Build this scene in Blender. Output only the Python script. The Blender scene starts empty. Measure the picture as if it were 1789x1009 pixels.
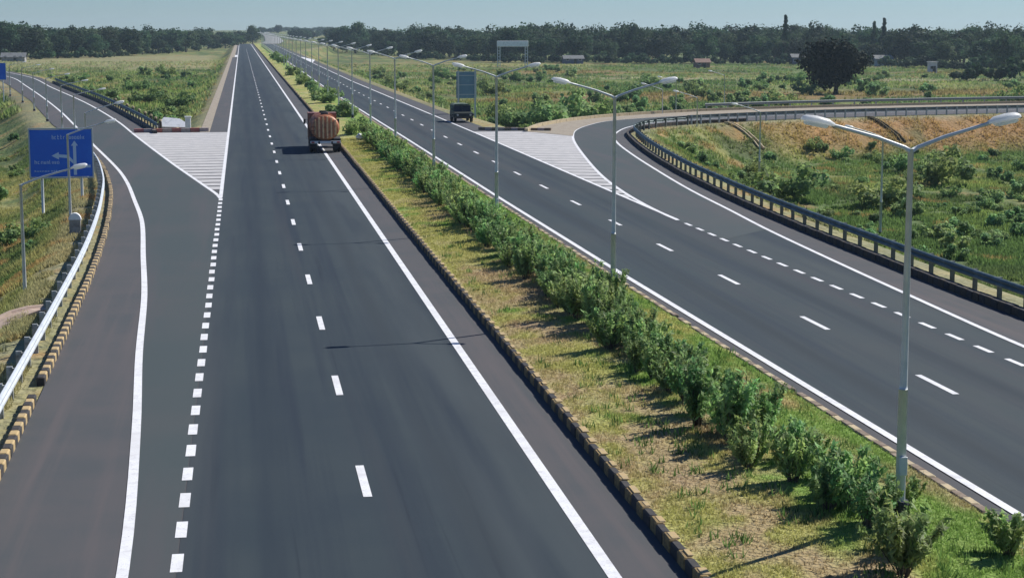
import bpy, math, random
import numpy as np
from mathutils import Vector, Matrix
S = bpy.context.scene
# ------------------------------------------------------------------ camera, sky, sun, exposure
H = 8.8
cam_d = bpy.data.cameras.new('camera'); cam = bpy.data.objects.new('camera', cam_d)
S.collection.objects.link(cam); S.camera = cam
cam_d.sensor_width = 36.0; cam_d.lens = 3000/1789*36
cam_d.clip_start = 0.5; cam_d.clip_end = 20000
cam.location = (0, 0, H)
cam.rotation_euler = (math.radians(90-8.5775), 0, math.radians(-8.8705))
SUN_AZ, SUN_EL = math.radians(61), math.radians(42)     # azimuth from +Y towards +X
w = bpy.data.worlds.new('World'); S.world = w; w.use_nodes = True
nt = w.node_tree; bg = nt.nodes['Background']
sky = nt.nodes.new('ShaderNodeTexSky'); sky.sky_type = 'NISHITA'; sky.sun_disc = False
sky.sun_elevation = SUN_EL; sky.sun_rotation = SUN_AZ
sky.air_density = 1.0; sky.dust_density = 0.0; sky.ozone_density = 3.0
tint = nt.nodes.new('ShaderNodeMix'); tint.data_type = 'RGBA'; tint.blend_type = 'MULTIPLY'; tint.inputs[0].default_value = 1
tint.inputs[7].default_value = (.42, .585, .865, 1)      # hazy blue grey monsoon sky
nt.links.new(sky.outputs[0], tint.inputs[6]); nt.links.new(tint.outputs[2], bg.inputs[0]); bg.inputs[1].default_value = 0.08
sl = bpy.data.lights.new('sun', 'SUN'); sl.energy = 4.8; sl.angle = math.radians(0.5); sl.color = (1, .955, .88)
so = bpy.data.objects.new('sun', sl); S.collection.objects.link(so)
sd = Vector((math.sin(SUN_AZ)*math.cos(SUN_EL), math.cos(SUN_AZ)*math.cos(SUN_EL), math.sin(SUN_EL)))
so.rotation_euler = sd.to_track_quat('Z', 'Y').to_euler(); so.location = (30, -20, 60)
S.view_settings.view_transform = 'Standard'; S.view_settings.look = 'None'
S.view_settings.exposure = 0.33; S.view_settings.gamma = 1.0
S.cycles.max_bounces = 6; S.cycles.transparent_max_bounces = 6; S.cycles.volume_bounces = 0
rng = np.random.default_rng(7); random.seed(7)
C = S.collection
# ------------------------------------------------------------------ helpers
def mat(name, col, rough=.8, metal=0, noise=None, spec=.5, bump=None, stretch=None, attr=None, trans=0, rnd=0):
    """noise: list of (scale, colour, lo, hi) layered over col; attr: colour attribute multiplied in; rnd: per-object value variation"""
    m = bpy.data.materials.new(name); m.use_nodes = True; t = m.node_tree; b = t.nodes['Principled BSDF']
    b.inputs['Roughness'].default_value = rough; b.inputs['Metallic'].default_value = metal
    b.inputs['Specular IOR Level'].default_value = spec
    N = t.nodes.new; L = t.links.new
    geo = N('ShaderNodeNewGeometry'); src = geo.outputs['Position']
    if stretch:
        mp = N('ShaderNodeMapping'); mp.inputs['Scale'].default_value = stretch; L(src, mp.inputs[0])
    rgb = N('ShaderNodeRGB'); rgb.outputs[0].default_value = (*col, 1); cur = rgb.outputs[0]
    for i, lay in enumerate(noise or []):
        sc, c2, lo, hi = lay[:4]
        n = N('ShaderNodeTexNoise'); n.inputs['Scale'].default_value = sc; n.inputs['Detail'].default_value = 5
        n.inputs['Roughness'].default_value = .62
        L(mp.outputs[0] if (stretch and len(lay) > 4) else src, n.inputs['Vector'])
        r = N('ShaderNodeMapRange'); r.inputs[1].default_value = lo; r.inputs[2].default_value = hi; r.clamp = True
        L(n.outputs['Fac'], r.inputs[0])
        mx = N('ShaderNodeMix'); mx.data_type = 'RGBA'; L(r.outputs[0], mx.inputs[0]); L(cur, mx.inputs[6])
        mx.inputs[7].default_value = (*c2, 1); cur = mx.outputs[2]
    if attr:
        a = N('ShaderNodeAttribute'); a.attribute_name = attr
        mx = N('ShaderNodeMix'); mx.data_type = 'RGBA'; mx.blend_type = 'MULTIPLY'; mx.inputs[0].default_value = 1
        L(cur, mx.inputs[6]); L(a.outputs['Color'], mx.inputs[7]); cur = mx.outputs[2]
    if rnd:
        oi = N('ShaderNodeObjectInfo'); hs = N('ShaderNodeHueSaturation')
        r = N('ShaderNodeMapRange'); r.inputs[3].default_value = 1-rnd; r.inputs[4].default_value = 1+rnd
        L(oi.outputs['Random'], r.inputs[0]); L(r.outputs[0], hs.inputs['Value']); L(cur, hs.inputs['Color'])
        m2 = N('ShaderNodeMath'); m2.operation = 'MULTIPLY'; m2.inputs[1].default_value = 7.31; L(oi.outputs['Random'], m2.inputs[0])
        m3 = N('ShaderNodeMath'); m3.operation = 'FRACT'; L(m2.outputs[0], m3.inputs[0])
        r2 = N('ShaderNodeMapRange'); r2.inputs[3].default_value = .472; r2.inputs[4].default_value = .53
        L(m3.outputs[0], r2.inputs[0]); L(r2.outputs[0], hs.inputs['Hue']); cur = hs.outputs[0]
    L(cur, b.inputs['Base Color'])
    if bump:
        n = N('ShaderNodeTexNoise'); n.inputs['Scale'].default_value = bump[0]; n.inputs['Detail'].default_value = 4
        L(src, n.inputs['Vector'])
        bp = N('ShaderNodeBump'); bp.inputs['Strength'].default_value = bump[1]; bp.inputs['Distance'].default_value = bump[2]
        L(n.outputs['Fac'], bp.inputs['Height']); L(bp.outputs[0], b.inputs['Normal'])
    if trans:
        out = t.nodes['Material Output']; tr = N('ShaderNodeBsdfTranslucent'); L(cur, tr.inputs[0])
        ms = N('ShaderNodeMixShader'); ms.inputs[0].default_value = trans
        L(b.outputs[0], ms.inputs[1]); L(tr.outputs[0], ms.inputs[2]); L(ms.outputs[0], out.inputs[0])
    return m

class MB:
    def __init__(s): s.v = []; s.f = []; s.m = []
    def add(s, vs, fs, mi=0):
        o = len(s.v); s.v += [tuple(p) for p in vs]; s.f += [tuple(o+i for i in f) for f in fs]; s.m += [mi]*len(fs); return s
    def box(s, c, d, mi=0, rz=0, M=None, bev=0):
        x, y, z = d[0]/2, d[1]/2, d[2]/2
        if bev:
            b = bev; P = []
            for zz, k in ((-z, 1), (-z+b, 0), (z-b, 0), (z, 1)):
                xx, yy = x-k*b, y-k*b; e = b*.8
                P += [(xx-e, -yy, zz), (xx, -yy+e, zz), (xx, yy-e, zz), (xx-e, yy, zz), (-xx+e, yy, zz), (-xx, yy-e, zz), (-xx, -yy+e, zz), (-xx+e, -yy, zz)]
            F = [tuple(range(7, -1, -1)), tuple(range(24, 32))]
            for r in range(3):
                for i in range(8): F.append((r*8+i, r*8+(i+1) % 8, r*8+8+(i+1) % 8, r*8+8+i))
        else:
            P = [(a*x, b_*y, c_*z) for c_ in (-1, 1) for b_ in (-1, 1) for a in (-1, 1)]
            F = [(0, 2, 3, 1), (4, 5, 7, 6), (0, 1, 5, 4), (2, 6, 7, 3), (0, 4, 6, 2), (1, 3, 7, 5)]
        R = Matrix.Rotation(rz, 3, 'Z') if M is None else M
        return s.add([R @ Vector(p) + Vector(c) for p in P], F, mi)
    def tube(s, pts, rad, n=8, mi=0, cap=True):
        pts = [Vector(p) for p in pts]; rad = rad if hasattr(rad, '__len__') else [rad]*len(pts)
        vs = []
        for i, p in enumerate(pts):
            d = (pts[min(i+1, len(pts)-1)]-pts[max(i-1, 0)]).normalized()
            a = d.cross(Vector((0, 0, 1)));
            if a.length < 1e-3: a = Vector((1, 0, 0))
            a.normalize(); b = d.cross(a)
            vs += [p+rad[i]*(math.cos(k*2*math.pi/n)*a+math.sin(k*2*math.pi/n)*b) for k in range(n)]
        fs = [(i*n+k, i*n+(k+1) % n, (i+1)*n+(k+1) % n, (i+1)*n+k) for i in range(len(pts)-1) for k in range(n)]
        if cap: fs += [tuple(range(n)), tuple(range((len(pts)-1)*n, len(pts)*n))[::-1]]
        return s.add(vs, fs, mi)
    def prism(s, outline, axis, a, b, mi=0):
        """extrude a closed 2-D outline (list of (u,v)) along axis from a to b; axis 'x': (u,v)=(y,z); 'y': (x,z); 'z': (x,y)"""
        def P(u, v, t): return {'x': (t, u, v), 'y': (u, t, v), 'z': (u, v, t)}[axis]
        n = len(outline)
        vs = [P(u, v, a) for u, v in outline]+[P(u, v, b) for u, v in outline]
        fs = [tuple(range(n)), tuple(range(n, 2*n))[::-1]]+[(i, i+n, (i+1) % n+n, (i+1) % n) for i in range(n)]
        return s.add(vs, fs, mi)
    def build(s, name, mats, parent=None, smooth=False):
        me = bpy.data.meshes.new(name); me.from_pydata(s.v, [], s.f)
        for m in (mats if isinstance(mats, (list, tuple)) else [mats]): me.materials.append(m)
        me.polygons.foreach_set('material_index', s.m)
        if smooth: me.polygons.foreach_set('use_smooth', [True]*len(s.f))
        me.update()
        o = bpy.data.objects.new(name, me); C.objects.link(o)
        if parent: o.parent = parent
        return o

def fastmesh(name, V, F, mats, col=None, smooth=False, link=True):
    """V (n,3), F (m,k) arrays; col (m,3) per-face colours -> colour attribute 'tone'"""
    me = bpy.data.meshes.new(name); k = F.shape[1]
    me.vertices.add(len(V)); me.vertices.foreach_set('co', V.astype(np.float32).ravel())
    me.loops.add(F.size); me.loops.foreach_set('vertex_index', F.astype(np.int32).ravel())
    me.polygons.add(len(F)); me.polygons.foreach_set('loop_start', np.arange(0, F.size, k, dtype=np.int32))
    me.polygons.foreach_set('loop_total', np.full(len(F), k, dtype=np.int32))
    me.update(calc_edges=True)
    for m in (mats if isinstance(mats, (list, tuple)) else [mats]): me.materials.append(m)
    if smooth: me.polygons.foreach_set('use_smooth', np.ones(len(F), bool))
    if col is not None:
        a = me.color_attributes.new('tone', 'FLOAT_COLOR', 'CORNER')
        c = np.ones((F.size, 4), np.float32); c[:, :3] = np.repeat(col, k, axis=0)
        a.data.foreach_set('color', c.ravel())
    if not link: return me
    o = bpy.data.objects.new(name, me); C.objects.link(o); return o

def tag(o, label=None, cat=None, group=None, kind=None):
    if label: o['label'] = label
    if cat: o['category'] = cat
    if group: o['group'] = group
    if kind: o['kind'] = kind
    return o
def structure(o, label, cat): return tag(o, label, cat, kind='structure')
def empty(name, loc, rz=0, label=None, cat=None, group=None):
    o = bpy.data.objects.new(name, None); C.objects.link(o); o.location = loc; o.rotation_euler = (0, 0, rz)
    o.empty_display_size = .3
    return tag(o, label, cat, group)
def copy_tree(o, parent=None):
    c = o.copy(); C.objects.link(c)
    if parent: c.parent = parent
    for ch in list(o.children): copy_tree(ch, c)
    return c
# value noise -------------------------------------------------------
_perm = rng.random((256, 256))
def vnoise(x, y):
    xi = np.floor(x).astype(int); yi = np.floor(y).astype(int); fx = x-xi; fy = y-yi
    fx = fx*fx*(3-2*fx); fy = fy*fy*(3-2*fy)
    g = lambda a, b: _perm[a % 256, b % 256]
    return (g(xi, yi)*(1-fx)+g(xi+1, yi)*fx)*(1-fy)+(g(xi, yi+1)*(1-fx)+g(xi+1, yi+1)*fx)*fy
def fbm(x, y, o=4):
    s = 0; a = .5; t = 0
    for i in range(o): s = s+a*vnoise(x*2**i+17.3*i, y*2**i+9.1*i); t += a; a *= .5
    return s/t
def smooth(a, b, x):
    t = np.clip((x-a)/(b-a), 0, 1); return t*t*(3-2*t)
# ------------------------------------------------------------------ plan of the roads (metres; +Y along the highway)
LK = [(-4.55, -40), (-4.6, 15), (-4.9, 34.1), (-5.04, 42.3), (-5.24, 53.3), (-5.55, 66), (-6.04, 78.1), (-6.6, 88), (-7.32, 98.1), (-9.11, 114.9), (-12.9, 141), (-17.47, 165), (-26.4, 224), (-37.5, 289), (-46, 335), (-58, 380)]
LL = [(-2.0, -40), (-2.0, 10), (-2.12, 27.8), (-2.5, 38), (-2.96, 47.2), (-3.4, 58), (-3.98, 68), (-4.75, 81), (-5.69, 91.2), (-6.75, 102), (-8.02, 112.4), (-11.29, 135), (-20.66, 199.9), (-33.94, 282.8), (-43, 335), (-55, 380)]
LR = [(-1.2, 92.1), (-4.77, 116.7), (-8.67, 145.4), (-12.08, 171.3), (-18.82, 215.1), (-29.02, 273.8), (-38.5, 330), (-50, 380)]
ML = 7.0
def mleft(y): return np.interp(y, [0, 77, 165, 400], [6.98, 7.05, 7.3, 7.35])
def mright(y): return np.interp(y, [0, 27, 60, 90, 250, 1000], [13.35, 13.3, 12.95, 12.75, 12.1, 12.6])
def rl(y): return np.interp(y, [0, 28, 61, 90, 140, 253, 1000], [13.95, 13.9, 13.5, 13.3, 13.15, 12.6, 13.1])
def rmid(y): return np.interp(y, [0, 40, 60, 105, 250, 1000], [17.1, 17.04, 16.96, 16.68, 16.2, 16.4])
def rout(y): return np.interp(y, [0, 42, 62, 78, 147, 203, 300, 1000], [20.4, 20.26, 20.05, 19.98, 19.75, 19.38, 18.7, 18.9])
RR = [(21.4, -40), (21.4, 30), (21.51, 44.6), (21.95, 55), (22.4, 64), (22.95, 73.4), (23.6, 81.5), (24.4, 92), (25.6, 104), (27.43, 120.3), (29.3, 134), (31.3, 143.6), (35.6, 155.5), (41, 162.5), (48, 168), (60, 174), (80, 180), (110, 185.5), (150, 190.5)]
RL = [(19.92, 78), (20.07, 84.5), (20.57, 92.7), (21.5, 102.3), (23.2, 115.4), (25.6, 132), (27.2, 141.3), (29, 149.4), (31.6, 157), (35.1, 164.2), (41, 170.2), (50.2, 176.3), (62, 181.3), (80, 186.7), (110, 192), (150, 197)]
RK = [(23.6, -40), (23.6, 30), (23.6, 50), (23.8, 59.4), (24.1, 68), (24.5, 77), (25.0, 85.5), (25.75, 95), (26.6, 104.5), (28.5, 120.2), (30.5, 133.8), (32.6, 144.6), (36, 152.5), (41, 158), (49, 163), (60, 168), (80, 174), (110, 180), (150, 185)]
RO = [(24.5, 148), (27.5, 157), (33, 167), (40, 175), (50, 182.5), (62, 188), (80, 193.5), (110, 199), (150, 204)]   # outer verge of the right slip road
def xa(P):                                     # x as a function of y for a polyline whose y grows
    a = np.array(P, float); return lambda y: np.interp(y, a[:, 1], a[:, 0])
lk, ll, lr, rk, rr_, rlx = map(xa, (LK, LL, LR, RK, RR, RL))
def smooth_line(P, step=1.5):
    P = np.array(P, float)
    d = np.r_[0, np.cumsum(np.hypot(*(P[1:]-P[:-1]).T))]
    m = np.zeros_like(P); m[1:-1] = (P[2:]-P[:-2])/(d[2:]-d[:-2])[:, None]; m[0] = (P[1]-P[0])/(d[1]-d[0]); m[-1] = (P[-1]-P[-2])/(d[-1]-d[-2])
    t = np.arange(0, d[-1], step); i = np.clip(np.searchsorted(d, t, 'right')-1, 0, len(P)-2)
    h = (d[i+1]-d[i])[:, None]; s = ((t-d[i])/(d[i+1]-d[i]))[:, None]
    return (2*s**3-3*s**2+1)*P[i]+(s**3-2*s**2+s)*h*m[i]+(-2*s**3+3*s**2)*P[i+1]+(s**3-s**2)*h*m[i+1]
def offset(P, d):
    T = np.gradient(P, axis=0); T /= np.hypot(T[:, 0], T[:, 1])[:, None]
    return P+d*np.c_[T[:, 1], -T[:, 0]]         # +d = to the right of travel
def arclen(P): return np.r_[0, np.cumsum(np.hypot(*(P[1:]-P[:-1]).T))]
def resample(P, n):
    s = arclen(P); t = np.linspace(0, s[-1], n); return np.c_[np.interp(t, s, P[:, 0]), np.interp(t, s, P[:, 1])]
# ------------------------------------------------------------------ ground: embankment platform and lower fields
plat = [
 [(lk(y)-1.3, y) for y in (-40, 15, 34, 53, 66, 78, 88, 98, 115, 135, 148)]+[(-1, 155), (24, 152)]+[(rk(y)+1.5, y) for y in (144, 134, 120, 104, 95, 85, 77, 68, 59, 30, -40)],
 [(-3.8, 140), (-3.8, 400), (-3.5, 1100), (60, 1100), (22, 700), (21.5, 400), (22.2, 200), (24, 140)],
 [(lk(y)-1.3, y) for y in (110, 141, 165, 224, 289, 335, 380)]+[(lr(y)+2.6, y) for y in (380, 330, 274, 215, 171, 145, 117)],
 [(29, 115), (34, 146)]+[(x+.3, y-1.6) for x, y in RK[-7:]]+[(x, y+1.2) for x, y in RO[::-1]]+[(20, 140)],
]
def sdist(poly, X, Y):
    P = np.array(poly, float); best = np.full(X.shape, 1e9); ins = np.zeros(X.shape, bool)
    for (ax, ay), (bx, by) in zip(P, np.roll(P, -1, 0)):
        dx, dy = bx-ax, by-ay; t = np.clip(((X-ax)*dx+(Y-ay)*dy)/(dx*dx+dy*dy), 0, 1)
        best = np.minimum(best, (X-ax-t*dx)**2+(Y-ay-t*dy)**2)
        with np.errstate(divide='ignore', invalid='ignore'):
            c = ((ay > Y) != (by > Y)) & (X < (bx-ax)*(Y-ay)/(by-ay)+ax)
        ins ^= c
    b = np.sqrt(best); return np.where(ins, -b, b)
def platd(X, Y):
    d = sdist(plat[0], X, Y)
    for p in plat[1:]: d = np.minimum(d, sdist(p, X, Y))
    return d
def height(X, Y):
    X = np.asarray(X, float); Y = np.asarray(Y, float)
    base = -3.4+1.5*smooth(12, -4, X)
    base = base+(-.35*smooth(0, 1, fbm(X/30, Y/30, 3))+.17)*1.2
    far = np.interp(Y, [1000, 1250, 1600, 2000, 2400, 3200, 7000], [-3.4, -.2, 1.9, 4.3, 6.7, 7.2, 7.4])
    q_ = X/np.maximum(Y, 1); far = -3.4+(far+3.4)*smooth(-.05, -.01, q_)*smooth(.1, .055, q_)
    base = np.where(Y > 1000, np.maximum(base, far), base)
    d = platd(X, Y)
    run = 2.1*np.abs(base+.04)
    t = np.clip((d-.2)/run, 0, 1); t = t*t*(3-2*t)*.5+t*.5
    bump = (fbm(X/2.2, Y/2.2, 3)-.5)*.35*smooth(.3, 2.5, d)*smooth(700, 250, Y)
    z = -.04+(base+.04)*t+bump
    return np.where((Y > 1090), np.where(d < 40, np.minimum(np.maximum(z, far), np.maximum(far, -.1)), z), z), d
gx = np.r_[-np.geomspace(2600, 48, 60), np.arange(-46, 112, .75), np.geomspace(114, 2600, 70)]
gy = np.r_[np.arange(-45, 20, 4.0), np.arange(20, 300, 1.0), np.geomspace(301.5, 3600, 130)]
GX, GY = np.meshgrid(gx, gy); GZ, GD = height(GX, GY)
V = np.c_[GX.ravel(), GY.ravel(), GZ.ravel()]; nx, ny = len(gx), len(gy)
ii = (np.arange(ny-1)[:, None]*nx+np.arange(nx-1)[None]).ravel()
F = np.c_[ii, ii+1, ii+nx+1, ii+nx]
# colour of the ground itself: soil, dry grass, lush growth
def ground_colour(x, y, d):
    n1 = fbm(x/14+3, y/20, 4); n2 = fbm(x/3.2+40, y/5, 4); n3 = fbm(x/40+11, y/45+5, 3)
    lush = np.array([.074, .110, .040]); grass = np.array([.138, .168, .054]); dry = np.array([.235, .215, .095]); soil = np.array([.245, .152, .072]); pale = np.array([.36, .30, .22])
    k = np.clip(smooth(.42, .66, n1)*.8+smooth(.45, .7, n2)*.5, 0, 1)[..., None]
    c = lush*(1-k)+grass*k
    k = (smooth(.55, .7, fbm(x/9+31, y/11+2, 4)))[..., None]*.55; c = c*(1-k)+np.array([.055, .07, .035])*k
    k = (smooth(.52, .72, n3*.6+n2*.4))[..., None]*.8; c = c*(1-k)+dry*k
    # bare soil on the embankment slope that faces us under the right slip road
    right = smooth(34, 60, x)*smooth(150, 160, y)*smooth(215, 200, y)
    k = (smooth(-.5, 1.5, d)*smooth(9, 3, d)*right*smooth(.22, .45, n2*.5+n1*.5))[..., None]; c = c*(1-k)+soil*k
    k = (smooth(11, 4, d)*smooth(-.2, 1, d)*(1-right)*smooth(.5, .7, n2))[..., None]*.55; c = c*(1-k)+dry*k
    # left bank close to the camera: drier
    k = (smooth(-4, -7, x)*smooth(140, 100, y)*smooth(.35, .6, n1*.4+n2*.6))[..., None]*.8; c = c*(1-k)+(dry*.85)*k
    # far ploughed band on the left and strips on the right
    k = (smooth(-6, -14, x)*smooth(430, 520, y+60*(n1-.5))*smooth(760, 700, y))[..., None]*.7; c = c*(1-k)+(pale*.4+dry*.35+grass*.25)*k
    s = np.abs(y-(430-.12*x+14*np.sin(x/40)))
    k = (smooth(20, 40, x)*smooth(9, 5, s)*smooth(.3, .5, n1))[..., None]*.6; c = c*(1-k)+pale*k
    k = (smooth(20, 40, x)*np.maximum(smooth(30, 10, np.abs(y-(300+.1*x))), smooth(26, 10, np.abs(y-(500-.1*x))))*smooth(.4, .55, n3))[..., None]*.7; c = c*(1-k)+soil*.8*k
    k = (smooth(1.3, .6, d)*smooth(-3, -.5, d))[..., None]*.45; c = c*(1-k)+pale*.75*k
    k = (smooth(.66, .74, fbm(x/1.6+8, y/2.4+3, 3)))[..., None]*.7; c = c*(1-k)+soil*.95*k
    return c
gc = np.minimum(ground_colour(GX, GY, GD).reshape(-1, 3)*1.5*(1-.2*smooth(170, 210, GY.ravel()))[:, None], .6)
m_ground = mat('rough_grass_ground', (1, 1, 1), .95, attr='tone', noise=[(2.2, (.62, .66, .5), .45, .7), (.55, (1.25, 1.1, .95), .5, .72)], bump=(3, .8, .25), spec=.15)
ground = fastmesh('ground', V, F, m_ground, smooth=True)
a = ground.data.color_attributes.new('tone', 'FLOAT_COLOR', 'POINT')
a.data.foreach_set('color', np.c_[gc, np.ones(len(gc))].astype(np.float32).ravel())
structure(ground, 'rough green and brown fields below the highway embankment', 'ground')
def zat(x, y): return float(height(np.array([x]), np.array([y]))[0][0])
# ------------------------------------------------------------------ road sheets
m_shoulder = mat('grey_brown_asphalt', (.082, .082, .086), .9, noise=[(.35, (.066, .074, .08), .42, .66), (60, (.11, .105, .108), .5, .75), (1.0, (.1, .092, .094), .5, .68, 1)], stretch=(1.6, .035, 1), bump=(90, .25, .01), spec=.2)
m_lane = mat('dark_blue_asphalt', (.026, .040, .050), .85, noise=[(.14, (.036, .05, .056), .4, .64), (.9, (.018, .029, .042), .45, .62, 1), (55, (.045, .057, .07), .52, .78), (.5, (.038, .045, .053), .52, .7, 1), (2.5, (.016, .025, .036), .62, .72, 1)], stretch=(1.25, .02, 1), bump=(90, .25, .01), spec=.2)
m_lane2 = mat('blue_grey_asphalt', (.034, .051, .058), .85, noise=[(.12, (.044, .056, .060), .4, .64), (.9, (.025, .038, .05), .45, .62, 1), (55, (.06, .07, .08), .52, .78), (.5, (.052, .055, .061), .52, .7, 1), (2.5, (.025, .033, .042), .62, .72, 1)], stretch=(1.25, .02, 1), bump=(90, .25, .01), spec=.2)
m_lane3 = mat('grey_ramp_asphalt', (.053, .070, .073), .85, noise=[(.12, (.064, .074, .076), .4, .64), (55, (.09, .097, .103), .52, .78), (.5, (.078, .077, .082), .5, .7, 1)], stretch=(1.25, .06, 1), bump=(90, .25, .01), spec=.2)
def wheel_bands(m, bands):
    """polished or oily tracks that run along the road: (x centre, half width, colour, strength)"""
    t = m.node_tree; N = t.nodes.new; L = t.links.new; b = t.nodes['Principled BSDF']; cur = b.inputs['Base Color'].links[0].from_socket
    g_ = N('ShaderNodeNewGeometry'); sp = N('ShaderNodeSeparateXYZ'); L(g_.outputs['Position'], sp.inputs[0])
    mp = N('ShaderNodeMapping'); mp.inputs['Scale'].default_value = (.8, .05, 1); L(g_.outputs['Position'], mp.inputs[0])
    n = N('ShaderNodeTexNoise'); n.inputs['Scale'].default_value = 1.2; n.inputs['Detail'].default_value = 4; L(mp.outputs[0], n.inputs['Vector'])
    for c, hw, col, st in bands:
        d = N('ShaderNodeMath'); d.operation = 'SUBTRACT'; d.inputs[1].default_value = c; L(sp.outputs[0], d.inputs[0])
        a = N('ShaderNodeMath'); a.operation = 'ABSOLUTE'; L(d.outputs[0], a.inputs[0])
        r_ = N('ShaderNodeMapRange'); r_.interpolation_type = 'SMOOTHSTEP'; r_.inputs[1].default_value = hw; r_.inputs[2].default_value = 0; r_.inputs[3].default_value = 0; r_.inputs[4].default_value = st; L(a.outputs[0], r_.inputs[0])
        mu = N('ShaderNodeMath'); mu.operation = 'MULTIPLY'; L(r_.outputs[0], mu.inputs[0])
        r2 = N('ShaderNodeMapRange'); r2.inputs[1].default_value = .3; r2.inputs[2].default_value = .6; L(n.outputs['Fac'], r2.inputs[0]); L(r2.outputs[0], mu.inputs[1])
        mx = N('ShaderNodeMix'); mx.data_type = 'RGBA'; L(mu.outputs[0], mx.inputs[0]); L(cur, mx.inputs[6]); mx.inputs[7].default_value = (*col, 1); cur = mx.outputs[2]
    L(cur, b.inputs['Base Color'])
wheel_bands(m_lane, [(5.2, 2.6, (.052, .066, .072), .8), (-1.2, 1.2, (.05, .062, .068), .8), (.45, .55, (.017, .028, .04), .8), (3.95, .5, (.026, .036, .044), .7)])
wheel_bands(m_lane2, [(15.3, .6, (.024, .034, .042), .8), (18.5, .6, (.022, .033, .042), .8), (16.9, .7, (.052, .062, .066), .6), (20.9, 1.2, (.055, .07, .072), .7)])
m_paint = mat('white_road_paint', (.74, .75, .76), .7, noise=[(3, (.56, .56, .57), .48, .72), (28, (.34, .35, .36), .58, .7), (.5, (.62, .62, .62), .5, .7)], spec=.3)
m_paint2 = mat('worn_white_paint', (.50, .49, .48), .75, noise=[(1.2, (.36, .36, .36), .45, .7), (20, (.36, .36, .37), .58, .8)], spec=.3)
def ribbon(A, B, z, name, m, across=1):
    n = len(A); k = across+1
    T = np.linspace(0, 1, k)
    P = A[:, None, :]*(1-T)[None, :, None]+B[:, None, :]*T[None, :, None]
    Z = np.full((n, k, 1), z) if np.isscalar(z) else np.repeat(np.asarray(z)[:, None, None], k, 1)
    V = np.concatenate([P, Z], 2).reshape(-1, 3)
    i = (np.arange(n-1)[:, None]*k+np.arange(k-1)[None]).ravel()
    return fastmesh(name, V, np.c_[i, i+1, i+k+1, i+k], m)
ys = np.r_[np.arange(-40, 300, 3.0), np.geomspace(303, 1100, 60)]
def col2(fx, yy): return np.c_[np.array([float(fx(y)) for y in yy]), yy]
# left carriageway with its shoulders; exit slip road on the left
y1 = ys[ys <= 153]
o = ribbon(np.c_[np.where(y1 < 92, lk(y1), -3.4), y1][y1 > 150], col2(mleft, y1[y1 > 150]), 0, 'road', m_shoulder) if False else None
structure(ribbon(col2(lambda y: -3.3 if y > 93 else -1.2, ys), col2(mleft, ys), 0.0, 'road', m_shoulder), 'brown grey outer shoulders of the left carriageway', 'road')
yr = np.r_[np.arange(-40, 92, 3.0), 92.1, np.arange(94, 380, 3.0)]
structure(ribbon(col2(lk, yr), np.c_[np.where(yr <= 92.1, -1.2, lr(yr)+np.clip((yr-92)/14, 0, 1)*1.6), yr], -.004 if False else 0.002, 'slip_road', m_shoulder), 'left slip road curving away past the blue sign', 'road')
yc = ys[ys > 92.1]
structure(ribbon(col2(lambda y: -1.25, ys), col2(lambda y: 5.8, ys), .008, 'lane_surface', m_lane), 'two blue grey lanes of the left carriageway', 'road')
structure(ribbon(col2(ll, yr), np.c_[np.where(yr <= 92.1, -1.27, lr(yr)), yr], .0085, 'slip_lane_surface', m_lane3), 'lane surface of the left slip road', 'road')
# right carriageway
structure(ribbon(col2(mright, ys), col2(lambda y: (rk(y) if y < 78 else rout(y)+(2.0 if y > 150 else 1.0)), ys), 0.001, 'road.001', m_shoulder), 'brown grey shoulders of the right carriageway', 'road')
structure(ribbon(col2(rl, ys), col2(rout, ys), .0095, 'lane_surface.001', m_lane2), 'two blue grey lanes of the right carriageway', 'road')
A = resample(smooth_line([(20, 60)]+RL), 150); B = resample(smooth_line([p for p in RK if p[1] >= 59]), 150)
# shoulders and lane of the right slip road; rows pair equal fractions of length
structure(ribbon(A, B, 0.0035, 'slip_road.001', m_shoulder, 2), 'right slip road curving off to the right', 'road')
A2 = resample(smooth_line([(19.97, 70)]+RL), 150); B2 = resample(smooth_line([p for p in RR if p[1] >= 71]), 150)
structure(ribbon(A2, B2, .012, 'slip_lane_surface.001', m_lane3, 2), 'lane surface of the right slip road', 'road')
yb = np.arange(-40, 100, 3.0)
structure(ribbon(col2(rout, yb), col2(rr_, yb), .0065, 'merge_lane_surface', m_lane2), 'merging lane beside the dotted line', 'road')
# unpaved verge outside the right slip road
m_dirt = mat('beige_gravel_verge', (.33, .29, .23), .95, noise=[(1.5, (.24, .2, .16), .45, .7), (14, (.42, .38, .31), .5, .75)], bump=(12, .5, .05), spec=.1)
A3 = resample(smooth_line(RO), 90); B3 = resample(smooth_line([p for p in RL if p[1] > 139]), 90)
structure(ribbon(A3, B3, 0.03, 'gravel_verge', m_dirt, 2), 'beige gravel verge outside the right slip road', 'verge')
yv = ys[(ys > 150)]
structure(ribbon(col2(lambda y: -3.75, yv), col2(lambda y: -2.9 if y < 560 else -2.2, yv), 0.02, 'concrete_strip', m_dirt), 'pale strip along the left edge of the left carriageway', 'verge')
# far road rising to the left on the horizon
fp = np.array([(16.5, 1085, -.02), (23, 1250, .5), (27, 1600, 2.5), (26, 2000, 4.9), (22, 2400, 7.2)])
fpn = np.array([(np.interp(t, fp[:, 1], fp[:, 0]), t, np.interp(t, fp[:, 1], fp[:, 2])) for t in np.arange(1085, 2400, 25)])
structure(ribbon(fpn[:, :2]-[6, 0], fpn[:, :2]+[7, 0], fpn[:, 2]+.15, 'far_road', m_paint2 if False else mat('pale_far_road', (.27, .27, .26), .9)), 'pale road climbing to the horizon', 'road')
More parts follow.
